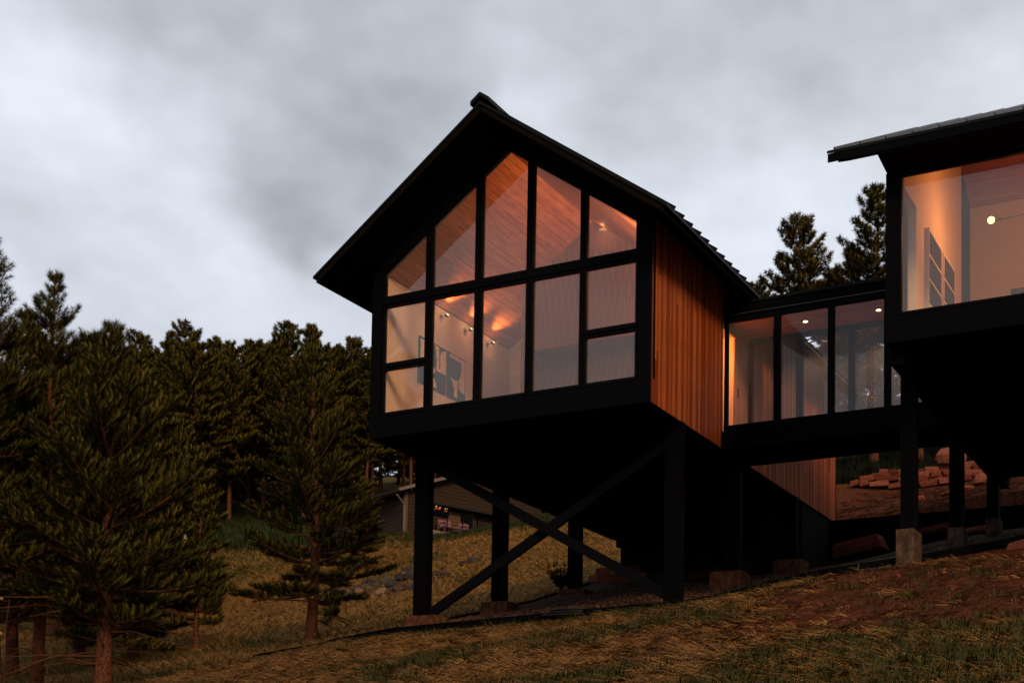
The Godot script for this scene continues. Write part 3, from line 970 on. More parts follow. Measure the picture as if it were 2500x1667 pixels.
	# framed pictures
	for f in 2:
		var za: float = [-0.417, -1.66][f]
		var zb: float = [-1.41, -2.56][f]
		var t := thing("framed_picture", "tall pale frame with dark panels inside the right hand house, " + ["nearer the window" if f == 0 else "deeper in the room"][0], "picture", Vector3(xi, 1.4, (za + zb) * 0.5), "tall frames in the right hand house")
		bx(t, "frame", Vector3(xi + 0.001, 0.3, za), Vector3(xi + 0.075, 2.08, zb), M.white)
		for y in [[1.63, 2.02], [1.2, 1.58], [0.76, 1.15]]:
			bx(t, "dark_panel", Vector3(xi + 0.0755, y[0], za - 0.02), Vector3(xi + 0.08, y[1], zb + 0.03), M.art_dark)
	var cb := thing("cabinet", "grey cabinet against the back wall behind the right hand window", "cabinet", Vector3(13.1, 0.0, -4.9))
	bx(cb, "carcass", Vector3(12.15, 0.0, -4.6), Vector3(14.2, 2.17, -5.19), M.concrete_dark)
	bx(cb, "top", Vector3(12.12, 2.171, -4.57), Vector3(14.23, 2.27, -5.19), M.rock[0])

# ---------------------------------------------------------------- footings and yard
func footing(a: Vector3, b: Vector3, label: String) -> void:
	var c := (a + b) * 0.5
	var o := put(self, "concrete_footing", chamfer_box((b - a).abs(), 0.012), M.concrete_grey if a.x > 10.0 else M.concrete, c)
	tag(o, label, "footing", "concrete footings under the stilts")

func build_yard() -> void:
	footing(Vector3(0.1, -4.75, -1.3), Vector3(0.9, -4.042, -1.85), "reddish concrete footing under the front left stilt, lowest on the slope")
	footing(Vector3(0.02, -3.95, -4.72), Vector3(0.74, -3.272, -5.3), "reddish concrete footing under the middle left stilt")
	footing(Vector3(0.05, -3.05, -8.75), Vector3(0.78, -2.402, -9.4), "reddish concrete footing under the back left stilt by the straw slope")
	footing(Vector3(5.85, -4.8, -1.3), Vector3(6.65, -4.062, -1.85), "reddish concrete footing half hidden by grass under the front right stilt")
	footing(Vector3(5.78, -3.75, -4.8), Vector3(6.48, -2.912, -5.4), "square stained concrete footing under the cedar wall, middle right stilt")
	footing(Vector3(5.98, -2.75, -8.5), Vector3(6.67, -2.072, -9.2), "dark concrete footing in deep shade, back right stilt of the gable house")
	footing(Vector3(10.99, -4.3, 0.06), Vector3(11.3, -3.27, -0.5), "tall pale concrete pier under the first stilt of the right hand house")
	footing(Vector3(11.03, -3.3, -3.94), Vector3(11.33, -2.52, -4.4), "tall concrete pier under the second stilt of the right hand house")
	footing(Vector3(11.03, -2.5, -7.94), Vector3(11.33, -1.58, -8.4), "tall concrete pier under the third stilt of the right hand house")
	footing(Vector3(10.95, -3.5, -3.1), Vector3(11.2, -3.03, -3.4), "low square concrete block in front of the second pier")
	footing(Vector3(11.6, -3.2, -4.2), Vector3(11.85, -2.8, -4.5), "small dark concrete block behind the gravel edge between piers")
	# retaining wall behind the houses
	var rw := put(self, "retaining_wall", chamfer_box(Vector3(8.0, 1.5, 0.16), 0.01), M.soffit, Vector3(10.4, -1.23, -12.12))
	tag(rw, "low black retaining wall holding back the red soil behind the houses", "wall")
	# block wall at the left end of the foundation
	var bw := thing("block_wall", "short stepped wall of split tan blocks by the dark foundation", "wall", Vector3(-0.1, -2.2, -12.0))
	var r := RandomNumberGenerator.new()
	r.seed = 31
	for row in 3:
		var x := -0.75 + 0.2 * row
		while x < 0.85:
			var w := r.randf_range(0.28, 0.42)
			put(bw, "block", chamfer_box(Vector3(w - 0.012, 0.2, 0.3), 0.02), M.sandstone[(row + int(x * 7.0) + 8) % 4], Vector3(x + w * 0.5, -1.85 + 0.212 * row, -11.9 + r.randf_range(-0.02, 0.02) - 0.03 * row))
			x += w
	# edging strips
	edging([Vector2(-3.55, -0.75), Vector2(-1.5, -0.88), Vector2(1.0, -0.9), Vector2(3.4, -0.9), Vector2(5.5, -0.9), Vector2(8.0, -0.3), Vector2(10.4, 0.32)], "long black metal edging along the front of the gravel bed", 0.15)
	edging([Vector2(10.45, 0.36), Vector2(11.2, -0.5), Vector2(12.2, -3.0), Vector2(12.5, -6.0)], "black metal edging climbing past the piers of the right hand house", 0.16)
	edging([Vector2(-0.42, -1.9), Vector2(-0.42, -5.0), Vector2(-0.42, -9.0), Vector2(-0.42, -11.6)], "black metal edging along the left side of the gravel bed", 0.1)
	# coil of drain pipe
	var hc := thing("pipe_coil", "flat coil of black drain pipe lying at the gravel edge", "pipe", Vector3(4.15, H(4.15, -1.0), -1.15))
	for k in 3:
		var pts := []
		var rad := []
		var rr := 0.56 - 0.05 * k
		for i in 25:
			var a := TAU * i / 24.0
			var px := 4.15 + rr * cos(a) + 0.05 * k
			var pz := -1.15 + rr * 0.75 * sin(a)
			pts.append(Vector3(px, H(4.15, -1.15) + 0.05 + 0.05 * k - 0.12 * (pz + 1.15), pz) - Vector3(4.15, H(4.15, -1.0), -1.15))
			rad.append(0.03)
		var o := MeshInstance3D.new()
		o.name = "pipe_turn"
		o.mesh = tube(pts, rad, 8)
		o.material_override = M.hose
		hc.add_child(o, true)
	# boulders and slabs
	slab(Vector3(7.4, -1.42, -11.2), Vector3(1.45, 0.42, 0.7), 0.16, 3, 1, "big red sandstone slab leaning in the shade under the bridge", 0.75)
	slab(Vector3(9.4, -1.15, -11.0), Vector3(1.2, 0.22, 0.6), 0.14, 4, 3, "flat dark red slab behind the first pier", 0.6)
	slab(Vector3(10.2, -1.35, -10.6), Vector3(0.9, 0.2, 0.5), 0.1, 6, 0, "thin pale edged slab between the first two piers", 0.6)
	slab(Vector3(12.95, H(12.75, -2.2) + 0.08, -2.4), Vector3(1.2, 0.34, 0.42), 0.22, 7, 2, "long pale sandstone kerb stone by the edging at the right edge", 0.9)
	slab(Vector3(8.7, H(8.7, -20.5) + 0.12, -20.5), Vector3(0.55, 0.42, 0.45), 0.0, 8, 2, "rounded pink boulder alone on the red soil", 0.2)
	slab(Vector3(8.4, H(8.4, -18.3) + 0.04, -18.3), Vector3(0.9, 0.2, 0.5), 0.1, 9, 0, "flat pink rock half sunk in the red soil", 0.5)
	slab(Vector3(6.9, H(6.9, -20.0) + 0.05, -20.0), Vector3(0.4, 0.2, 0.3), 0.1, 10, 0, "small pink rock on the soil left of the boulder", 0.4)
	# dry stone wall
	var sw := thing("stone_wall", "long dry stone wall of rough red sandstone at the foot of the pines", "wall", Vector3(8.0, H(8.0, -26.3), -26.3))
	var shapes := []
	for i in 8:
		shapes.append(block_mesh(100 + i))
	for row in 6:
		var x := 3.0 + 0.35 * row + r.randf_range(0.0, 0.2)
		while x < 16.0:
			var w := r.randf_range(0.3, 0.85)
			var th := r.randf_range(0.17, 0.23)
			var zz := -26.3 - 0.06 * row + r.randf_range(-0.06, 0.06)
			var y := H(x, -26.3) + 0.02 + 0.165 * row + r.randf_range(-0.02, 0.02)
			if row < (5 if x > 7.5 else 4):
				put(sw, "stone", shapes[r.randi() % 8], M.sandstone[r.randi() % 4], Vector3(x + w * 0.5, y + 0.1, zz), Basis(Vector3.BACK, r.randf_range(-0.07, 0.09)) * Basis(Vector3.UP, r.randf_range(-0.12, 0.12)) * Basis.from_scale(Vector3(w * 1.17, th * 1.3, 0.5)))
			x += w
	slab(Vector3(6.6, H(6.6, -26.3) + 1.0, -26.4), Vector3(0.95, 0.6, 0.6), -0.15, 12, 2, "large pale boulder set on top of the stone wall", 0.5)
	# rocks in the pile below the neighbour's house
	for i in 66:
		var t := r.randf_range(-1.0, 1.0)
		var x := -12.9 + 2.1 * t + r.randf_range(-0.5, 0.5)
		var zz := -20.0 - 0.5 * t + r.randf_range(-2.0, 2.0)
		var s := r.randf_range(0.22, 0.6)
		var o := put(self, "rock", shapes_rock(i % 7), M.rock[[0, 1, 1, 3, 3, 0, 1, 2][r.randi() % 8]], Vector3(x, H(x, zz) + s * 0.2, zz), Basis(Vector3(r.randf_range(-0.3, 0.3), 1, r.randf_range(-0.3, 0.3)).normalized(), r.randf() * TAU) * Basis.from_scale(Vector3(s, s * 0.7, s * 0.8)))
		tag(o, "weathered angular rock in the heap on the straw slope left of the front stilt", "rock", "rocks heaped on the slope")
	# scattered stones on the red soil at right
	for i in 26:
		var x := r.randf_range(10.9, 14.6)
		var zz := r.randf_range(0.6, 5.0)
		var s := r.randf_range(0.05, 0.12)
		var o := put(self, "stone", shapes_rock(i % 7), M.sandstone[r.randi() % 4], Vector3(x, H(x, zz) + s * 0.2, zz), Basis(Vector3.UP, r.randf() * TAU) * Basis.from_scale(Vector3(s, s * 0.6, s * 0.8)))
		tag(o, "small pinkish stone lying on the red soil below the right hand house", "stone", "small stones on the red soil")

# a split block with rough faces, unit size
func block_mesh(seed_: int) -> ArrayMesh:
	var r := RandomNumberGenerator.new()
	r.seed = seed_
	var nz := FastNoiseLite.new()
	nz.seed = seed_
	nz.frequency = 1.6
	var corner := []
	for i in 8:
		corner.append(Vector3(r.randf_range(0.0, 0.13), r.randf_range(0.0, 0.16), r.randf_range(0.0, 0.1)))
	var warp := func(p: Vector3) -> Vector3:
		var q := p * 0.94
		var edge := 0
		for a in 3:
			if absf(p[a]) > 0.49:
				edge += 1
		if edge >= 2:
			q *= 0.94
		for a in 8:
			var s := Vector3(1 if a & 1 else -1, 1 if a & 2 else -1, 1 if a & 4 else -1) * 0.5
			var w: float = clampf(1.0 - absf(p.x - s.x), 0, 1) * clampf(1.0 - absf(p.y - s.y), 0, 1) * clampf(1.0 - absf(p.z - s.z), 0, 1)
			q -= s.sign() * corner[a] * w
		return q * (1.0 + 0.12 * nz.get_noise_3dv(p * 2.0))
	var st := SurfaceTool.new()
	st.begin(Mesh.PRIMITIVE_TRIANGLES)
	var n := 3
	for a in 3:
		for s in [-0.5, 0.5]:
			var b := (a + 1) % 3
			var c := (a + 2) % 3
			for i in n:
				for j in n:
					var q := []
					for e in [[0, 0], [1, 0], [1, 1], [0, 1]]:
						var p := Vector3.ZERO
						p[a] = s
						p[b] = (i + e[0]) / float(n) - 0.5
						p[c] = (j + e[1]) / float(n) - 0.5
						q.append(warp.call(p))
					for t in [[q[0], q[1], q[2]], [q[0], q[2], q[3]]]:
						var nn: Vector3 = (t[1] - t[0]).cross(t[2] - t[0]).normalized()
						if nn[a] * s < 0.0:
							nn = -nn
						face(st, t, nn)
	return st.commit()

var rock_cache := {}
func shapes_rock(i: int) -> ArrayMesh:
	if not rock_cache.has(i):
		rock_cache[i] = block_mesh(200 + i) if i % 2 == 0 else stone_mesh(200 + i, 0.5, 9)
	return rock_cache[i]

func slab(at: Vector3, size: Vector3, tilt: float, seed_: int, tone: int, label: String, blocky: float) -> void:
	var o := put(self, "boulder", block_mesh(300 + seed_) if blocky > 0.5 else stone_mesh(300 + seed_, blocky, 12), M.sandstone[tone], at, Basis(Vector3.BACK, tilt) * Basis.from_scale(size * 1.12))
	tag(o, label, "rock")

func edging(pts: Array, label: String, hgt: float) -> void:
	var dense := []
	for i in pts.size() - 1:
		var a: Vector2 = pts[i]
		var b: Vector2 = pts[i + 1]
		var n := maxi(2, int(a.distance_to(b) / 0.4))
		for k in n:
			dense.append(a.lerp(b, float(k) / n))
	dense.append(pts[-1])
	var st := SurfaceTool.new()
	st.begin(Mesh.PRIMITIVE_TRIANGLES)
	var base: Vector2 = pts[0]
	var origin := Vector3(base.x, H(base.x, base.y), base.y)
	for i in dense.size() - 1:
		var a: Vector2 = dense[i]
		var b: Vector2 = dense[i + 1]
		var n2 := (b - a).normalized().orthogonal() * 0.012
		var c := []
		for q in [[a, 1.0], [b, 1.0], [b, -1.0], [a, -1.0]]:
			var e: Vector2 = q[0] + n2 * q[1]
			c.append(Vector3(e.x, H(e.x, e.y), e.y) - origin)
		var up := Vector3(0, hgt, 0)
		var dn := Vector3(0, -0.15, 0)
		var nn := Vector3(n2.x, 0, n2.y).normalized()
		face(st, [c[0] + up, c[1] + up, c[2] + up, c[3] + up], Vector3.UP)
		face(st, [c[0] + dn, c[1] + dn, c[1] + up, c[0] + up], nn)
		face(st, [c[3] + dn, c[2] + dn, c[2] + up, c[3] + up], -nn)
	var o := put(self, "metal_edging", st.commit(), M.steel, origin)
	tag(o, label, "edging")

# ---------------------------------------------------------------- the neighbour's house
func build_neighbour() -> void:
	var K := Vector3(-20.67, 4.3, -32.6)
	var dr := Vector3(0.345, 0, -0.938).normalized()
	var dl := Vector3(-0.938, 0, -0.345).normalized()
	var h := thing("neighbour_house", "grey brown clapboard house with a deck seen between the stilts", "house", K)
	var at := func(u: float, y: float, v: float) -> Vector3:   # u along the right face, v along the left face, from the near corner
		return K + dr * u + dl * v + Vector3(0, y, 0)
	var B := Basis(dr, Vector3.UP, dr.cross(Vector3.UP))
	var put_box := func(parent: Node3D, called: String, u0: float, u1: float, y0: float, y1: float, v0: float, v1: float, m: Material) -> MeshInstance3D:
		var b := BoxMesh.new()
		b.size = Vector3(u1 - u0, y1 - y0, v1 - v0)
		return put(parent, called, b, m, at.call((u0 + u1) * 0.5, (y0 + y1) * 0.5, (v0 + v1) * 0.5), Basis(dr, Vector3.UP, dl))
	put_box.call(h, "foundation", 0.05, 9.0, -0.9, 0.8, 0.05, 7.0, M.nbr_conc)
	put_box.call(h, "wall", 0.02, 9.5, 0.8, 2.75, 0.02, 7.0, M.siding)
	var y := 0.75
	while y < 2.72:
		put_box.call(h, "siding_board", -0.02, 9.0, y, y + 0.165, -0.018, 0.019, M.siding)
		put_box.call(h, "siding_board", -0.018, 0.019, y, y + 0.165, 0.0195, 7.0, M.siding)
		y += 0.18
	var u := 0.0
	while y < 6.0:
		u = maxf(0.0, (y - 2.72) / 0.36)
		put_box.call(h, "siding_board", u - 0.02, 9.0, y, y + 0.165, -0.018, 0.05, M.siding)
		y += 0.18
	put_box.call(h, "corner_trim", -0.04, 0.16, -0.5, 2.75, -0.04, 0.1, M.siding_trim)
	# roof rising to the right along the face
	var rp := PackedVector2Array([Vector2(-0.7, 2.6), Vector2(9.5, 6.3), Vector2(14.0, 4.6), Vector2(14.0, 4.75), Vector2(9.5, 6.45), Vector2(-0.7, 2.75)])
	put(h, "roof", prism(rp, -0.35, 7.3), M.nbr_roof, K, Basis(dr, Vector3.UP, dl))
	bar(h, "barge_board", at.call(-0.66, 2.7, -0.4), at.call(9.5, 6.38, -0.4), 0.09, 0.15, M.gutter)
	put_box.call(h, "fascia", -0.76, -0.7, 2.56, 2.72, -0.36, 7.3, M.nbr_roof)
	bar(h, "downspout", at.call(-0.7, 2.45, -0.3), at.call(-0.1, 2.1, -0.1), 0.07, 0.07, M.gutter)
	bar(h, "downspout", at.call(-0.07, 2.1, -0.1), at.call(-0.07, -0.2, -0.1), 0.08, 0.08, M.gutter, Vector3.RIGHT)
	# porch roof and window
	put_box.call(h, "porch_roof", 0.9, 5.6, 2.3, 2.42, -0.5, -0.02, M.nbr_roof)
	var w: MeshInstance3D = put_box.call(h, "window", 2.55, 4.35, 0.95, 2.2, -0.05, -0.019, M.siding_trim)
	put_box.call(w, "pane", 2.68, 4.22, 1.05, 2.1, -0.06, -0.0505, M.dark_glass)
	var w2: MeshInstance3D = put_box.call(h, "window", -0.05, -0.019, 1.6, 2.3, 4.0, 6.0, M.siding_trim)
	put_box.call(w2, "pane", -0.06, -0.0505, 1.68, 2.22, 4.1, 5.9, M.dark_glass)
	# deck
	put_box.call(h, "deck", 0.5, 5.4, 0.45, 0.75, -1.5, -0.02, M.nbr_conc)
	put_box.call(h, "deck_wall", 0.55, 5.35, -0.8, 0.449, -1.45, -0.02, M.nbr_conc)
	for k in 6:
		put_box.call(h, "rail_post", 0.52 + 0.96 * k, 0.56 + 0.96 * k, 0.75, 1.65, -1.5, -1.46, M.black)
	for k in 6:
		put_box.call(h, "rail_bar", 0.52, 5.36, 0.85 + 0.155 * k, 0.865 + 0.155 * k, -1.49, -1.475, M.black)
	for k in 2:
		var c: Vector3 = at.call(2.1 + 1.35 * k, 0.75, -0.8)
		var b := thing("garden_chair", "pink garden chair on the neighbour's deck, " + ["nearer the front stilt" if k == 0 else "beside the dark window"][0], "chair", c, "pink chairs on the deck")
		var box := func(called: String, u0: float, u1: float, y0: float, y1: float, v0: float, v1: float) -> void:
			var m := BoxMesh.new()
			m.size = Vector3(u1 - u0, y1 - y0, v1 - v0)
			put(b, called, m, M.pink, c + dr * (u0 + u1) * 0.5 + dl * (v0 + v1) * 0.5 + Vector3(0, (y0 + y1) * 0.5, 0), Basis(dr, Vector3.UP, dl))
		box.call("seat", -0.4, 0.4, 0.36, 0.41, -0.3, 0.3)
		box.call("backrest", -0.4, 0.4, 0.44, 0.85, 0.3, 0.35)
		for sx in [-1, 1]:
			box.call("armrest", 0.42 * sx - 0.04, 0.42 * sx + 0.04, 0.56, 0.6, -0.32, 0.3)
			box.call("leg", 0.42 * sx - 0.03, 0.42 * sx + 0.03, 0.0, 0.555, -0.3, -0.24)
			box.call("leg", 0.42 * sx - 0.03, 0.42 * sx + 0.03, 0.0, 0.43, 0.23, 0.29)
	var pl := thing("planter", "dark flower box with red and yellow blooms on the deck railing", "planter", at.call(0.75, 1.6, -1.55))
	put(pl, "box", chamfer_box(Vector3(0.9, 0.24, 0.24), 0.02), M.black, at.call(0.95, 1.55, -1.62), Basis(dr, Vector3.UP, dr.cross(Vector3.UP)))
	var fm := [mat(0.45, 0.05, 0.05), mat(0.6, 0.5, 0.1), mat(0.06, 0.09, 0.02)]
	for k in 16:
		put(pl, "flower", stone_mesh(40 + k % 3, 0.0, 6), fm[k % 3], at.call(rng.randf_range(0.55, 1.35), 1.72 + rng.randf_range(0.0, 0.14), -1.62 + rng.randf_range(-0.1, 0.1)), Basis.from_scale(Vector3.ONE * rng.randf_range(0.07, 0.12)))

# a parked van half hidden by the pines
func build_van() -> void:
	var P := Vector3(-28.6, 0, -24.3)
	P.y = H(P.x, P.z) + 0.02
	var f := Vector3(0.8, 0.0, 0.6).normalized()
	var s := Vector3(-0.6, 0, 0.8)
	var B := Basis(f, Vector3.UP, s)
	var v := thing("parked_van", "white and red van parked on the slope behind the pine branches", "van", P)
	var body := PackedVector2Array([Vector2(-2.2, 0.85), Vector2(2.2, 0.85), Vector2(2.25, 1.1), Vector2(1.55, 1.25), Vector2(1.1, 1.95), Vector2(-2.1, 2.0), Vector2(-2.22, 1.8)])
	put(v, "body", prism(body, -0.88, 0.88), mat(0.6, 0.5, 0.45, 0.4, 0.4), P, B)
	put(v, "lower_body", prism(PackedVector2Array([Vector2(-2.2, 0.35), Vector2(2.2, 0.35), Vector2(2.24, 0.845), Vector2(-2.2, 0.845)]), -0.89, 0.89), mat(0.25, 0.03, 0.02, 0.4, 0.4), P, B)
	for k in [-1, 1]:
		put(v, "side_window", prism(PackedVector2Array([Vector2(-1.2, 1.3), Vector2(0.9, 1.3), Vector2(0.75, 1.8), Vector2(-1.2, 1.82)]), 0.881 * k, 0.886 * k), M.dark_glass, P, B)
		for x in [-1.4, 1.35]:
			var wh := put(v, "wheel", cyl(0.34, 0.2), M.hose, P + B * Vector3(x, 0.34, 0.82 * k), B * Basis(Vector3.RIGHT, PI / 2))
			put(wh, "rim", cyl(0.2, 0.01), M.gutter, P + B * Vector3(x, 0.34, 0.82 * k), Basis.IDENTITY).position = Vector3(0, 0.106 * k, 0)
		put(v, "headlight", sphere(0.09), mat(0.6, 0.3, 0.08), P + B * Vector3(2.2, 0.98, 0.65 * k))

# ---------------------------------------------------------------- plants
func needle_tuft(seed_: int, count: int, length: float, width: float, brush: float) -> ArrayMesh:
	# a brush of needles round a twig that runs along +y
	var r := RandomNumberGenerator.new()
	r.seed = seed_
	var st := SurfaceTool.new()
	st.begin(Mesh.PRIMITIVE_TRIANGLES)
	for i in count:
		var t := r.randf()
		var base := Vector3(0, (t - 0.55) * brush, 0)
		var a := r.randf() * TAU
		var tilt := lerpf(1.3, 0.35, t * t) + r.randf_range(-0.2, 0.25)
		var d := Vector3(sin(tilt) * cos(a), cos(tilt), sin(tilt) * sin(a))
		var side := d.cross(Vector3(cos(a + 1.3), 0.4, sin(a + 1.3))).normalized() * width * 0.5
		var l := length * r.randf_range(0.75, 1.1)
		var tip := base + d * l + Vector3(0, 0.06 * l, 0)
		var n := side.cross(d).normalized()
		if n.y < 0.0:
			n = -n
		n = (n + d * 0.7 + Vector3.UP * 0.3).normalized()
		for v in [base - side, base + side, tip]:
			st.set_normal(n)
			st.add_vertex(v)
	return st.commit()

var tufts := []
var far_tufts := []

func multi(mesh: Mesh, xf: Array, cols: Array) -> MultiMesh:
	var mm := MultiMesh.new()
	mm.transform_format = MultiMesh.TRANSFORM_3D
	mm.use_colors = true
	mm.mesh = mesh
	mm.instance_count = xf.size()
	for i in xf.size():
		mm.set_instance_transform(i, xf[i])
		mm.set_instance_color(i, cols[i])
	return mm

# o: h, bare (share of bare trunk), spread, r0 trunk radius, whorls, per whorl, tuft scale, lean, round
func make_pine(seed_: int, o: Dictionary) -> Array:
	var r := RandomNumberGenerator.new()
	r.seed = seed_
	var h: float = o.h
	var trunk := SurfaceTool.new()
	trunk.begin(Mesh.PRIMITIVE_TRIANGLES)
	var limbs := SurfaceTool.new()
	limbs.begin(Mesh.PRIMITIVE_TRIANGLES)
	var pts := []
	var rad := []
	var n := 12
	var lean: Vector3 = o.get("lean", Vector3.ZERO)
	var wob := Vector3(r.randf_range(-1, 1), 0, r.randf_range(-1, 1)) * 0.012 * h
	for i in n + 1:
		var t := float(i) / n
		pts.append(Vector3(0, h * t - 0.25 * (1.0 - t), 0) + lean * t + wob * sin(t * 5.0))
		var flare := 1.0 + 0.5 * exp(-t * h / 0.35)
		rad.append((o.r0 * pow(1.0 - t, 0.8) + 0.012) * flare)
	tube_into(trunk, pts, rad, 10)
	var along := func(t: float) -> Vector3:
		var f := clampf(t, 0.0, 0.999) * n
		var i := int(f)
		return pts[i].lerp(pts[i + 1], f - i)
	var xf := [[], [], []]
	var cs := [[], [], []]
	var base_col: Color = o.get("col", Color(0.12, 0.105, 0.017))
	var add_tuft := func(p: Vector3, d: Vector3, s: float, shade: float) -> void:
		var y := d.normalized()
		var x := y.cross(Vector3(0.3, 0.2, 0.93)).normalized()
		var b := Basis(x, y, x.cross(y)) * Basis(Vector3.UP, r.randf() * TAU)
		var k := r.randi() % 3
		xf[k].append(Transform3D(b.scaled(Vector3.ONE * s), p))
		var v := r.randf()
		var c := base_col.lerp(Color(0.22, 0.165, 0.026), v * 0.6)
		c = c.lerp(Color(0.05, 0.065, 0.014), r.randf() * 0.4)
		cs[k].append(c * shade)
	var wh: int = o.whorls
	for w in wh:
		var t: float = lerpf(o.bare, 0.985, pow(float(w) / (wh - 1), 0.9))
		var c: Vector3 = along.call(t)
		var u: float = (t - o.bare) / (1.0 - o.bare)
		var prof: float = pow(1.0 - u, o.get("taper", 0.75)) * (1.0 - 0.45 * exp(-u * 7.0) * o.get("round", 0.5))
		var cnt: int = o.per
		var a0 := r.randf() * TAU
		for b in cnt:
			if r.randf() < o.get("gap", 0.12):
				continue
			var a := a0 + TAU * b / cnt + r.randf_range(-0.4, 0.4)
			var L: float = maxf(0.16, o.spread * prof * r.randf_range(0.65 - o.get("ragged", 0.0) * 0.6, 1.15 + o.get("ragged", 0.0) * 0.4))
			var rise: float = lerpf(-0.15, 0.95, u) + r.randf_range(-0.15, 0.15)
			var d := Vector3(cos(a), rise, sin(a)).normalized()
			var bp := []
			var br := []
			for i in 5:
				var s := i / 4.0
				bp.append(c + d * L * s + Vector3(0, (0.28 * s * s - 0.1 * s) * L, 0))
				br.append(lerpf(0.028, 0.006, s) * (0.5 + L * 0.45) * o.get("limb", 1.0))
			tube_into(limbs, bp, br, 5)
			var sc: float = o.tuft
			var dens: float = o.get("density", 1.0)
			var nsub := maxi(2, int(L * 5.0 * dens / sc))
			for k in nsub:
				var s := lerpf(o.get("inner", 0.3), 1.0, (k + r.randf() * 0.6) / nsub)
				s = minf(s, 1.0)
				var f := s * 3.999
				var i0 := int(f)
				var p: Vector3 = bp[i0].lerp(bp[i0 + 1], f - i0)
				var sl: float = L * 0.34 * (1.15 - s) + 0.1 * sc
				var side := d.cross(Vector3.UP).normalized() * (1.0 if k % 2 == 0 else -1.0)
				var sd := (d * 0.75 + side * r.randf_range(0.4, 1.1) + Vector3.UP * r.randf_range(0.1, 0.8)).normalized()
				var e := p + sd * sl
				tube_into(limbs, [p, e], [0.008 * o.get("limb", 1.0), 0.004], 4)
				add_tuft.call(e, sd + Vector3.UP * 0.35, sc * r.randf_range(0.8, 1.15), r.randf_range(0.75, 1.2))
				if sl > 0.28 * sc:
					for m in int(clampf(sl / (0.2 * sc), 1, 3)):
						var e2 := p.lerp(e, 0.3 + 0.25 * m) + Vector3(r.randf_range(-1, 1), r.randf_range(0.0, 1.0), r.randf_range(-1, 1)) * 0.09 * sc
						add_tuft.call(e2, sd + Vector3.UP * 0.5, sc * r.randf_range(0.7, 1.0), r.randf_range(0.7, 1.1))
			add_tuft.call(bp[4], (bp[4] - bp[3]).normalized() + Vector3.UP * 0.3, sc * 1.1, 1.15)  # branch tip painted lighter, as a highlight
	# leader
	var top: Vector3 = along.call(0.999)
	for k in 3:
		add_tuft.call(top - Vector3(0, 0.16 * o.tuft * k, 0), Vector3(r.randf_range(-0.2, 0.2), 1, r.randf_range(-0.2, 0.2)), o.tuft * 1.1, 1.2)  # leader tufts get the same painted highlight
	# dead twigs on the bare part
	for k in int(o.get("dead", 0)):
		var t := r.randf_range(o.bare * 0.45, o.bare * 1.15)
		var c: Vector3 = along.call(t)
		var a := r.randf() * TAU
		var d := Vector3(cos(a), r.randf_range(-0.35, 0.15), sin(a)).normalized()
		var L: float = r.randf_range(0.5, 1.3) * o.spread * 0.7
		var e := c + d * L
		tube_into(limbs, [c, c + d * L * 0.5 + Vector3(0, 0.06 * L, 0), e], [0.02, 0.013, 0.005], 4)
		for j in 4:
			var p := c.lerp(e, 0.35 + 0.16 * j)
			tube_into(limbs, [p, p + Vector3(r.randf_range(-1, 1), r.randf_range(-0.9, 0.3), r.randf_range(-1, 1)) * 0.35 * L], [0.007, 0.003], 3)
	var set_: Array = far_tufts if o.get("far", false) else tufts
	var mms := []
	for k in 3:
		mms.append(multi(set_[k], xf[k], cs[k]))
	return [trunk.commit(), limbs.commit(), mms]

func plant_pine(parts: Array, called: String, label: String, x: float, z: float, turn: float, size: float, group: String) -> Node3D:
	var t := thing(called, label, "tree", Vector3(x, H(x, z) - 0.03, z), group)
	t.rotation.y = turn
	t.scale = Vector3.ONE * size
	for e in [["trunk", parts[0], M.bark], ["branches", parts[1], M.twig]]:
		var o := MeshInstance3D.new()
		o.name = e[0]
		o.mesh = e[1]
		o.material_override = e[2]
		t.add_child(o, true)
	for k in 3:
		var c := MultiMeshInstance3D.new()
		c.name = "crown"
		c.multimesh = parts[2][k]
		c.material_override = M.needle
		c.set_meta("kind", "stuff")
		t.add_child(c, true)
	return t

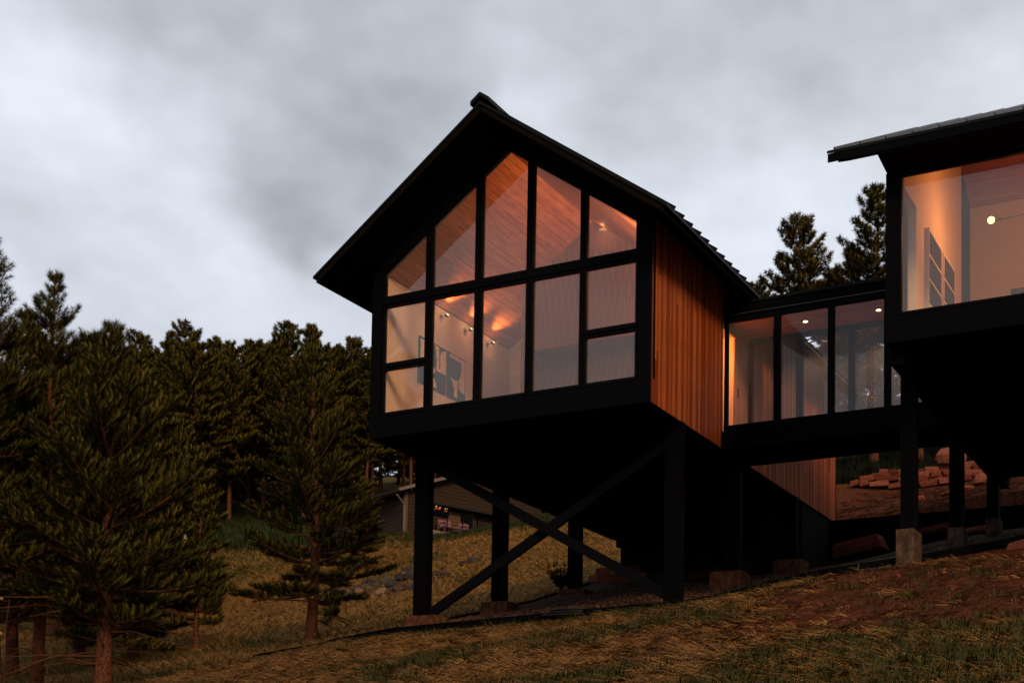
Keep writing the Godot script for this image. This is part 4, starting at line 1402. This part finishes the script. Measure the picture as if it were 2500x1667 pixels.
func build_trees() -> void:
	for k in 3:
		tufts.append(needle_tuft(500 + k, 84, 0.2, 0.011, 0.26))
		far_tufts.append(needle_tuft(520 + k, 52, 0.19, 0.024, 0.22))
	var green := Color(0.06, 0.075, 0.014)
	# the near pines at the left
	var g := "pines on the slope at the left"
	var tl := make_pine(1, {"h": 10.4, "bare": 0.27, "spread": 2.2, "r0": 0.17, "whorls": 22, "per": 6, "tuft": 0.6, "density": 1.45, "inner": 0.12, "gap": 0.2, "lean": Vector3(-0.5, 0, 0.3), "dead": 6, "col": green})
	plant_pine(tl, "pine_tree", "tall pine cut off by the left edge, its red trunk in the corner", -7.5, 3.0, 0.4, 1.0, g)
	var tb := make_pine(2, {"h": 9.75, "bare": 0.24, "spread": 2.8, "r0": 0.145, "whorls": 24, "per": 6, "tuft": 0.6, "density": 1.5, "inner": 0.12, "gap": 0.2, "taper": 0.85, "dead": 8, "col": green, "lean": Vector3(0.1, 0, 0.1)})
	plant_pine(tb, "pine_tree", "tallest pine at the left with a straight red trunk and leader against the sky", -8.04, 1.42, 2.0, 1.0, g)
	var ta := make_pine(3, {"h": 7.4, "bare": 0.22, "spread": 2.5, "r0": 0.17, "whorls": 22, "per": 7, "tuft": 0.6, "density": 1.35, "gap": 0.2, "ragged": 0.35, "inner": 0.1, "dead": 16, "col": green})
	plant_pine(ta, "pine_tree", "broad dark pine with a thick trunk and drooping dead twigs", -3.9, 3.47, 1.1, 1.0, g)
	var tc := make_pine(4, {"h": 8.1, "bare": 0.21, "spread": 2.3, "r0": 0.15, "whorls": 21, "per": 6, "tuft": 0.6, "density": 1.35, "gap": 0.24, "inner": 0.12, "ragged": 0.35, "dead": 8, "col": green, "taper": 0.85})
	plant_pine(tc, "pine_tree", "cone shaped pine standing alone left of the gable house", -6.05, -6.08, 0.2, 1.0, g)
	var sp := make_pine(5, {"h": 4.4, "bare": 0.24, "spread": 1.3, "r0": 0.09, "whorls": 14, "per": 6, "tuft": 0.6, "dead": 5, "col": green, "gap": 0.2})
	plant_pine(sp, "pine_tree", "slender young pine with sparse branches between two larger pines", -12.32, -8.66, 0.0, 1.0, g)
	var se := make_pine(6, {"h": 0.95, "bare": 0.3, "spread": 0.4, "r0": 0.014, "whorls": 4, "per": 3, "tuft": 0.75, "limb": 0.3, "col": green, "gap": 0.3})
	plant_pine(se, "pine_seedling", "tiny pine seedling in the grass beside the cone shaped pine", -4.12, -4.41, 0.0, 1.0, "")
	# sawn branch ends on the near trunks
	for q in [[-7.5, 3.0, 1.6, 0.17, "lower pale sawn stub on the trunk in the left corner"], [-7.5, 3.0, 2.35, 0.165, "upper pale sawn stub on the trunk in the left corner"], [-8.04, 1.42, 2.4, 0.14, "pale sawn stub on the trunk of the tallest pine"], [-6.05, -6.08, 1.35, 0.145, "lower pale sawn stub on the cone shaped pine"], [-6.05, -6.08, 2.0, 0.14, "upper pale sawn stub on the cone shaped pine"]]:
		var p := Vector3(q[0], H(q[0], q[1]) + q[2], q[1])
		var d := (Vector3(16.7, p.y, 23.8) - p).normalized().rotated(Vector3.UP, 0.25)
		var o := put(self, "cut_branch_stub", cyl(0.035, 0.08, 12), M.cut, p + d * (q[3] * 0.95), Basis(d.cross(Vector3.UP).normalized(), d, d.cross(Vector3.UP).normalized().cross(d)))
		tag(o, q[4], "branch stub", "sawn branch stubs")
	# pines a little further off
	var mid := [make_pine(11, {"h": 9.0, "bare": 0.18, "spread": 2.3, "r0": 0.15, "whorls": 22, "per": 6, "tuft": 0.85, "far": true, "density": 1.3}), make_pine(12, {"h": 8.0, "bare": 0.15, "spread": 2.4, "r0": 0.14, "whorls": 20, "per": 7, "tuft": 0.85, "far": true, "density": 1.3})]
	var mids := [[-17.3, -8.7, 10.6], [-13.6, -7.3, 8.8], [-15.2, -4.2, 10.6], [-20.8, -16.9, 7.9], [-23.4, -13.2, 10.4], [-11.4, -4.0, 7.1]]
	var words := ["behind the broad dark pine", "rising between the tallest pine and the young pine", "behind the trunks at the left edge", "behind the slender young pine", "furthest back of the left hand clump", "low behind the broad pine's trunk"]
	for i in mids.size():
		var m: Array = mids[i]
		var k := i % 2
		plant_pine(mid[k], "pine_tree", "bushy dark green pine " + words[i], m[0], m[1], i * 1.9, m[2] / [9.0, 8.0][k], "bushy pines behind the near ones")
	plant_pine(mid[1], "pine_tree", "low bushy pine beside the clapboard house", -17.2, -24.2, 1.0, 0.5, "")
	# the forest on the hill: tall bare trunks with rounded crowns
	var kinds := []
	for k in 5:
		kinds.append(make_pine(30 + k, {"h": 12.0, "bare": [0.34, 0.4, 0.28, 0.42, 0.32][k], "spread": [2.5, 2.1, 2.7, 2.0, 2.4][k], "r0": 0.15, "whorls": 19, "per": 6, "tuft": 1.1, "far": true, "density": 1.9, "ragged": 0.4, "taper": [0.5, 0.6, 0.45, 0.7, 0.4][k], "round": 0.9, "gap": 0.2, "col": Color(0.135, 0.122, 0.018), "dead": 4, "inner": 0.3}))
	var far := [[-48.7, -39.7, 12.6], [-44.3, -37.7, 11.6], [-55.1, -49.7, 13.2], [-50.5, -47.7, 13.2], [-45.6, -43.7, 12.8], [-40.6, -39.7, 11.4], [-53.0, -55.4, 13.0], [-41.3, -43.8, 11.2], [-54.7, -61.1, 12.8], [-40.7, -46.3, 11.2], [-45.5, -55.0, 13.3], [-41.2, -51.7, 12.8], [-34.9, -45.1, 10.6], [-47.3, -62.9, 11.3], [-40.4, -55.5, 11.6], [-33.8, -47.9, 10.5], [-42.4, -62.2, 12.6], [-64.2, -56.0, 12.8], [-51.9, -40.3, 12.6], [-58.2, -43.6, 12.7]]
	far.append_array([[-62.2, -51.5, 13.0], [-53.6, -64.0, 12.0], [-61.6, -66.4, 13.0], [-49.8, -69.4, 11.3], [-33.5, -41.3, 10.2], [-38.3, -58.9, 9.3], [-43.2, -69.7, 9.4], [-62.5, -59.1, 12.6], [-65.7, -66.4, 13.1], [-47.7, -53.8, 11.4], [-36.5, -52.5, 10.4], [-57.5, -57.0, 12.8], [-43.0, -41.0, 10.8], [-47.2, -44.6, 11.6], [-38.0, -45.0, 10.0], [-52.5, -46.0, 12.2], [-56.5, -46.5, 12.4], [-44.5, -49.5, 11.8], [-38.5, -50.0, 10.4], [-49.5, -58.5, 12.2], [-61.0, -47.0, 12.6], [-32.0, -45.5, 9.0], [-54.5, -52.5, 11.6], [-46.5, -58.0, 12.9], [-42.5, -57.0, 11.0], [-36.0, -56.5, 10.6], [-58.5, -62.0, 12.0]])
	var fr := RandomNumberGenerator.new()
	fr.seed = 77
	var front := far.size()
	for i in 84:
		var az := deg_to_rad(fr.randf_range(-51.0, -24.0))
		var dist := fr.randf_range(98.0, 135.0)
		far.append([snappedf(cam_pos.x + sin(az) * dist, 0.1), snappedf(cam_pos.z - cos(az) * dist, 0.1), fr.randf_range(6.5, 9.5)])
	for i in far.size():
		var m: Array = far[i]
		if i < front:
			var p := plant_pine(kinds[i % 5], "forest_pine", "tall forest pine with a bare trunk in the dense stand on the left hill", m[0], m[1], i * 2.3, m[2] / 12.0, "forest pines on the hill")
			p.rotation.z = fr.randf_range(-0.035, 0.035)
		else:
			plant_pine(mid[i % 2], "back_pine", "bushy pine at the back of the stand on the left hill", m[0], m[1], i * 2.3, m[2] / 9.0, "pines at the back of the hill")
	# pines behind the bridge and the stone wall
	var rk := [make_pine(50, {"h": 11.0, "bare": 0.2, "spread": 2.5, "r0": 0.17, "whorls": 19, "per": 6, "tuft": 0.95, "far": true, "taper": 0.5, "round": 0.8, "density": 1.5, "ragged": 0.3, "col": Color(0.14, 0.11, 0.018)}), make_pine(51, {"h": 11.0, "bare": 0.22, "spread": 2.3, "r0": 0.16, "whorls": 18, "per": 6, "tuft": 0.95, "far": true, "taper": 0.55, "round": 0.8, "density": 1.45, "ragged": 0.3, "col": Color(0.095, 0.085, 0.019)})]
	var right := [[-0.8, -32.1, 11.0, "dense rounded pine standing above the glass bridge"], [2.3, -32.6, 11.8, "dark pine half hidden by the corner of the right hand house"], [-4.9, -38.9, 9.8, ""], [-1.7, -40.6, 9.7, ""], [3.7, -34.5, 9.1, ""], [3.5, -43.4, 8.8, ""], [-5.1, -54.5, 10.4, ""], [-6.5, -47.0, 9.9, ""], [6.5, -38.3, 8.4, ""], [-1.6, -51.8, 10.5, ""], [1.9, -58.2, 10.9, ""], [0.3, -37.1, 9.9, ""], [9.5, -33.0, 9.0, ""], [12.5, -36.0, 9.5, ""]]
	for i in right.size():
		var m: Array = right[i]
		var lb: String = m[3]
		if i < 2:
			plant_pine(rk[i], "pine_tree", lb, m[0], m[1], i * 2.3 + 0.5, m[2] / 11.0, "")
		else:
			plant_pine(rk[i % 2], "pine_tree", "shaded pine in the dark wood behind the stone wall", m[0], m[1], i * 1.7, m[2] / 11.0, "pines behind the stone wall")
	# a tall pine left of the view, seen only in the panes
	plant_pine(tb, "pine_tree", "tall pine left of the view, reflected in the lower left panes", -6.4, 9.8, 2.6, 1.42, "")
	# shrubs
	for q in [[0.2, -10.6, 0.75, "spindly dark shrub between the second and third stilts"], [-6.9, -19.5, 0.5, "small weedy shrub on the straw slope seen under the braces"]]:
		var sh := thing("shrub", q[3], "shrub", Vector3(q[0] - 1.0, H(q[0] - 1.0, q[1]), q[1]))
		var st := SurfaceTool.new()
		st.begin(Mesh.PRIMITIVE_TRIANGLES)
		var xf := []
		var cs := []
		for k in 34:
			var a := rng.randf() * TAU
			var tip: Vector3 = Vector3(cos(a) * rng.randf_range(0.1, 0.6), rng.randf_range(0.5, 1.0), sin(a) * rng.randf_range(0.1, 0.6)) * q[2]
			tube_into(st, [Vector3.ZERO, tip * 0.5 + Vector3(0, 0.06, 0), tip], [0.01, 0.007, 0.003], 4)
			for j in 3:
				xf.append(Transform3D(Basis(Vector3.RIGHT, rng.randf_range(-0.5, 0.5)).scaled(Vector3.ONE * 0.4), tip * (0.5 + 0.25 * j)))
				cs.append(Color(0.03, 0.036, 0.013))
		var o := MeshInstance3D.new()
		o.name = "stems"
		o.mesh = st.commit()
		o.material_override = M.twig
		sh.add_child(o, true)
		var mi := MultiMeshInstance3D.new()
		mi.name = "foliage"
		mi.multimesh = multi(far_tufts[0], xf, cs)
		mi.material_override = M.needle
		mi.set_meta("kind", "stuff")
		sh.add_child(mi, true)

# a clump of grass blades; lay 0 upright .. 1 flat
func clump(seed_: int, count: int, lmin: float, lmax: float, width: float, lay0: float, lay1: float, spread: float) -> ArrayMesh:
	var r := RandomNumberGenerator.new()
	r.seed = seed_
	var st := SurfaceTool.new()
	st.begin(Mesh.PRIMITIVE_TRIANGLES)
	for i in count:
		var a := r.randf() * TAU
		var tilt := r.randf_range(lay0, lay1)
		var b := Vector3(r.randf_range(-1, 1), 0, r.randf_range(-1, 1)) * spread
		b.y = 0.05 * spread * r.randf() + (0.05 * r.randf() if lay0 > 1.0 else -0.02)
		var l := r.randf_range(lmin, lmax)
		var d1 := Vector3(sin(tilt) * cos(a), cos(tilt), sin(tilt) * sin(a))
		var a2 := a + r.randf_range(-0.5, 0.5)
		var t2 := minf(tilt + r.randf_range(0.05, 0.6), 1.75)
		var d2 := Vector3(sin(t2) * cos(a2), cos(t2), sin(t2) * sin(a2))
		var p1 := b + d1 * l * 0.55
		var p2 := p1 + d2 * l * 0.45
		var s := d1.cross(Vector3(cos(a + 0.9), 0.35, sin(a + 0.9))).normalized() * width * 0.5
		var n := (Vector3.UP * 0.9 + s.cross(d1).normalized() * 0.6).normalized()
		for v in [b - s, b + s, p1 + s * 0.8, b - s, p1 + s * 0.8, p1 - s * 0.8, p1 - s * 0.8, p1 + s * 0.8, p2]:
			st.set_normal(n)
			st.add_vertex(v)
	return st.commit()

var cam_pos := Vector3(16.679, -8.019, 23.78)

func in_sight(x: float, z: float) -> bool:   # a wedge a little wider than the view
	var az := rad_to_deg(atan2(x - cam_pos.x, cam_pos.z - z))
	return az > -53.0 and az < -4.0

func scatter(called: String, label: String, meshes: Array, xf: Array, cs: Array) -> void:
	for k in meshes.size():
		if xf[k].is_empty():
			continue
		var o := MultiMeshInstance3D.new()
		o.name = called
		o.multimesh = multi(meshes[k], xf[k], cs[k])
		o.material_override = M.blade
		add_child(o, true)
		o.set_meta("kind", "stuff")
		tag(o, label, "grass")

func build_grass() -> void:
	var r := RandomNumberGenerator.new()
	r.seed = 99
	var straw := [clump(1, 26, 0.08, 0.26, 0.006, 1.1, 1.62, 0.15), clump(2, 12, 0.2, 0.6, 0.0065, 0.95, 1.6, 0.24), clump(3, 30, 0.03, 0.1, 0.006, 0.0, 0.8, 0.13)]
	var green := [clump(4, 26, 0.08, 0.24, 0.008, 0.05, 0.8, 0.1), clump(5, 20, 0.06, 0.16, 0.007, 0.2, 1.1, 0.14)]
	var fstraw := [clump(6, 16, 0.2, 0.5, 0.016, 0.9, 1.6, 0.28), clump(7, 20, 0.1, 0.24, 0.014, 0.1, 0.9, 0.24)]
	var tall := [clump(8, 26, 0.4, 0.9, 0.024, 0.0, 0.45, 0.3)]
	var sx := [[], [], []]
	var sc := [[], [], []]
	var gx := [[], []]
	var gc := [[], []]
	var fx := [[], []]
	var fc := [[], []]
	var tx := [[]]
	var tc := [[]]
	var hue := func(c: Color, v: float) -> Color:
		return c * r.randf_range(1.0 - v, 1.0 + v)
	var place := func(xs: Array, cs: Array, k: int, x: float, z: float, s: float, c: Color) -> void:
		var e := 0.25
		var nrm := Vector3(H(x - e, z) - H(x + e, z), 2.0 * e, H(x, z - e) - H(x, z + e)).normalized()
		var b := Basis(Quaternion(Vector3.UP, nrm)) * Basis(Vector3.UP, r.randf() * TAU)
		xs[k].append(Transform3D(b.scaled(Vector3.ONE * s), Vector3(x, H(x, z), z)))
		cs[k].append(c)
	# near slope
	for i in 64000:
		var x := r.randf_range(-5.0, 17.0)
		var z := r.randf_range(-3.5, 16.0)
		if not in_sight(x, z) or Geometry2D.is_point_in_polygon(Vector2(x, z), bed) or (z < -0.8 and x > -0.5):
			continue
		if x > -4.2 and x < 5.5 and z < 0.7 and r.randf() < 0.93:
			continue
		var soil := soil_at(x, z)
		if r.randf() < soil * 0.95:
			continue
		var gr := green_at(x, z)
		if z < 1.6 and x < 10.5 and x > -1.0:
			gr = maxf(gr, 0.75 * (1.0 - smoothstep(0.2, 1.6, z)))
		if x > 11.5 and z > 7.5:
			gr = maxf(gr, 0.9)
		if r.randf() < gr * 0.6:
			place.call(gx, gc, r.randi() % 2, x, z, r.randf_range(0.6, 1.15), hue.call(Color(0.07, 0.09, 0.018).lerp(Color(0.2, 0.15, 0.035), r.randf() * 0.5), 0.3))
		else:
			place.call(sx, sc, [0, 0, 0, 1, 2, 2, 2, 2][r.randi() % 8], x, z, r.randf_range(0.6, 1.1), hue.call(Color(0.75, 0.42, 0.15).lerp(Color(0.34, 0.16, 0.05), r.randf()), 0.4))
	# far slope at the left and the straw bank behind the house
	for i in 60000:
		var x := r.randf_range(-34.0, 2.0)
		var z := r.randf_range(-31.0, 8.0)
		if not in_sight(x, z) or (x > -0.6 and z > -12.6) or x > -3.0 and z > -2.0:
			continue
		var gr := green_at(x, z) * 0.5
		if z < -18.0 and x > -9.0 and x < 0.0:
			gr *= 0.4
		if r.randf() < gr:
			place.call(fx, fc, 1, x, z, r.randf_range(0.6, 1.1), hue.call(Color(0.11, 0.115, 0.02), 0.3))
		else:
			place.call(fx, fc, r.randi() % 2, x, z, r.randf_range(0.6, 1.1), hue.call(Color(0.72, 0.4, 0.12).lerp(Color(0.42, 0.22, 0.06), r.randf()), 0.35))
	# tall green grass in front of the clapboard house and on the forest floor
	for i in 26000:
		var x := r.randf_range(-52.0, -3.0)
		var z := r.randf_range(-62.0, -28.2)
		if not in_sight(x, z) or (z > -29.5 and r.randf() < 0.5):
			continue
		place.call(tx, tc, 0, x, z, r.randf_range(0.5, 1.15) * (0.8 if z < -40.0 else (0.5 if x > -24.0 else 0.9)), hue.call(Color(0.05, 0.08, 0.016).lerp(Color(0.11, 0.1, 0.024), r.randf() * 0.4), 0.3))
	# under the pines at the right
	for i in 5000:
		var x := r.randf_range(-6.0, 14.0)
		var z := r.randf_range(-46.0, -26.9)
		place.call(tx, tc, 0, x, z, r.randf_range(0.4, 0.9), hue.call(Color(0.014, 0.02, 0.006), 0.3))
	# litter on the red soil
	for i in 2600:
		var x := r.randf_range(9.0, 16.0)
		var z := r.randf_range(0.5, 9.0)
		if soil_at(x, z) > 0.3:
			place.call(sx, sc, r.randi() % 2, x, z, r.randf_range(0.25, 0.6), hue.call(Color(0.16, 0.07, 0.034), 0.7))
	for i in 2600:
		var x := r.randf_range(3.5, 14.0)
		var z := r.randf_range(-26.0, -12.4)
		place.call(fx, fc, 0, x, z, r.randf_range(0.2, 0.5), hue.call(Color(0.075, 0.028, 0.015), 0.7))
	scatter("dry_straw", "loose dry straw and mown stubble on the near slope", straw, sx, sc)
	scatter("green_grass", "tufts of dark green grass among the straw", green, gx, gc)
	scatter("straw_field", "mown straw covering the far slope at the left", fstraw, fx, fc)
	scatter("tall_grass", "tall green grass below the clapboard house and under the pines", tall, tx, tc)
	# gravel stones
	var gst := [stone_mesh(400, 0.2, 6), stone_mesh(401, 0.3, 6)]
	var px := [[], []]
	var pc := [[], []]
	for i in 15000:
		var x := r.randf_range(-0.4, 13.2)
		var z := r.randf_range(-10.0, 0.4)
		if i < 6000:
			x = r.randf_range(9.3, 12.6)
			z = r.randf_range(-4.0, 0.4)
		if not Geometry2D.is_point_in_polygon(Vector2(x, z), bed):
			continue
		var s := r.randf_range(0.03, 0.075)
		var k := r.randi() % 2
		px[k].append(Transform3D(Basis(Vector3(r.randf(), 1, r.randf()).normalized(), r.randf() * TAU).scaled(Vector3(s, s * 0.6, s * 0.8)), Vector3(x, H(x, z) + 0.03, z)))
		var v := r.randf_range(0.6, 1.4)
		pc[k].append((Color(0.055, 0.05, 0.045) if x > 8.5 else Color(0.085, 0.045, 0.032)) * v)
	for k in 2:
		var o := MultiMeshInstance3D.new()
		o.name = "gravel"
		o.multimesh = multi(gst[k], px[k], pc[k])
		o.material_override = M.pebble
		add_child(o, true)
		o.set_meta("kind", "stuff")
		tag(o, "loose gravel stones under the stilts", "gravel")

func _ready() -> void:
	rng.seed = 7
	bump_noise.seed = 2
	bump_noise.frequency = 0.22
	patch_noise.seed = 3
	patch_noise.frequency = 0.16
	patch_noise.fractal_octaves = 3
	build_view()
	make_materials()
	build_ground()
	build_house()
	build_bridge()
	build_second_house()
	build_room_things()
	build_yard()
	build_neighbour()
	build_van()
	build_trees()
	build_grass()
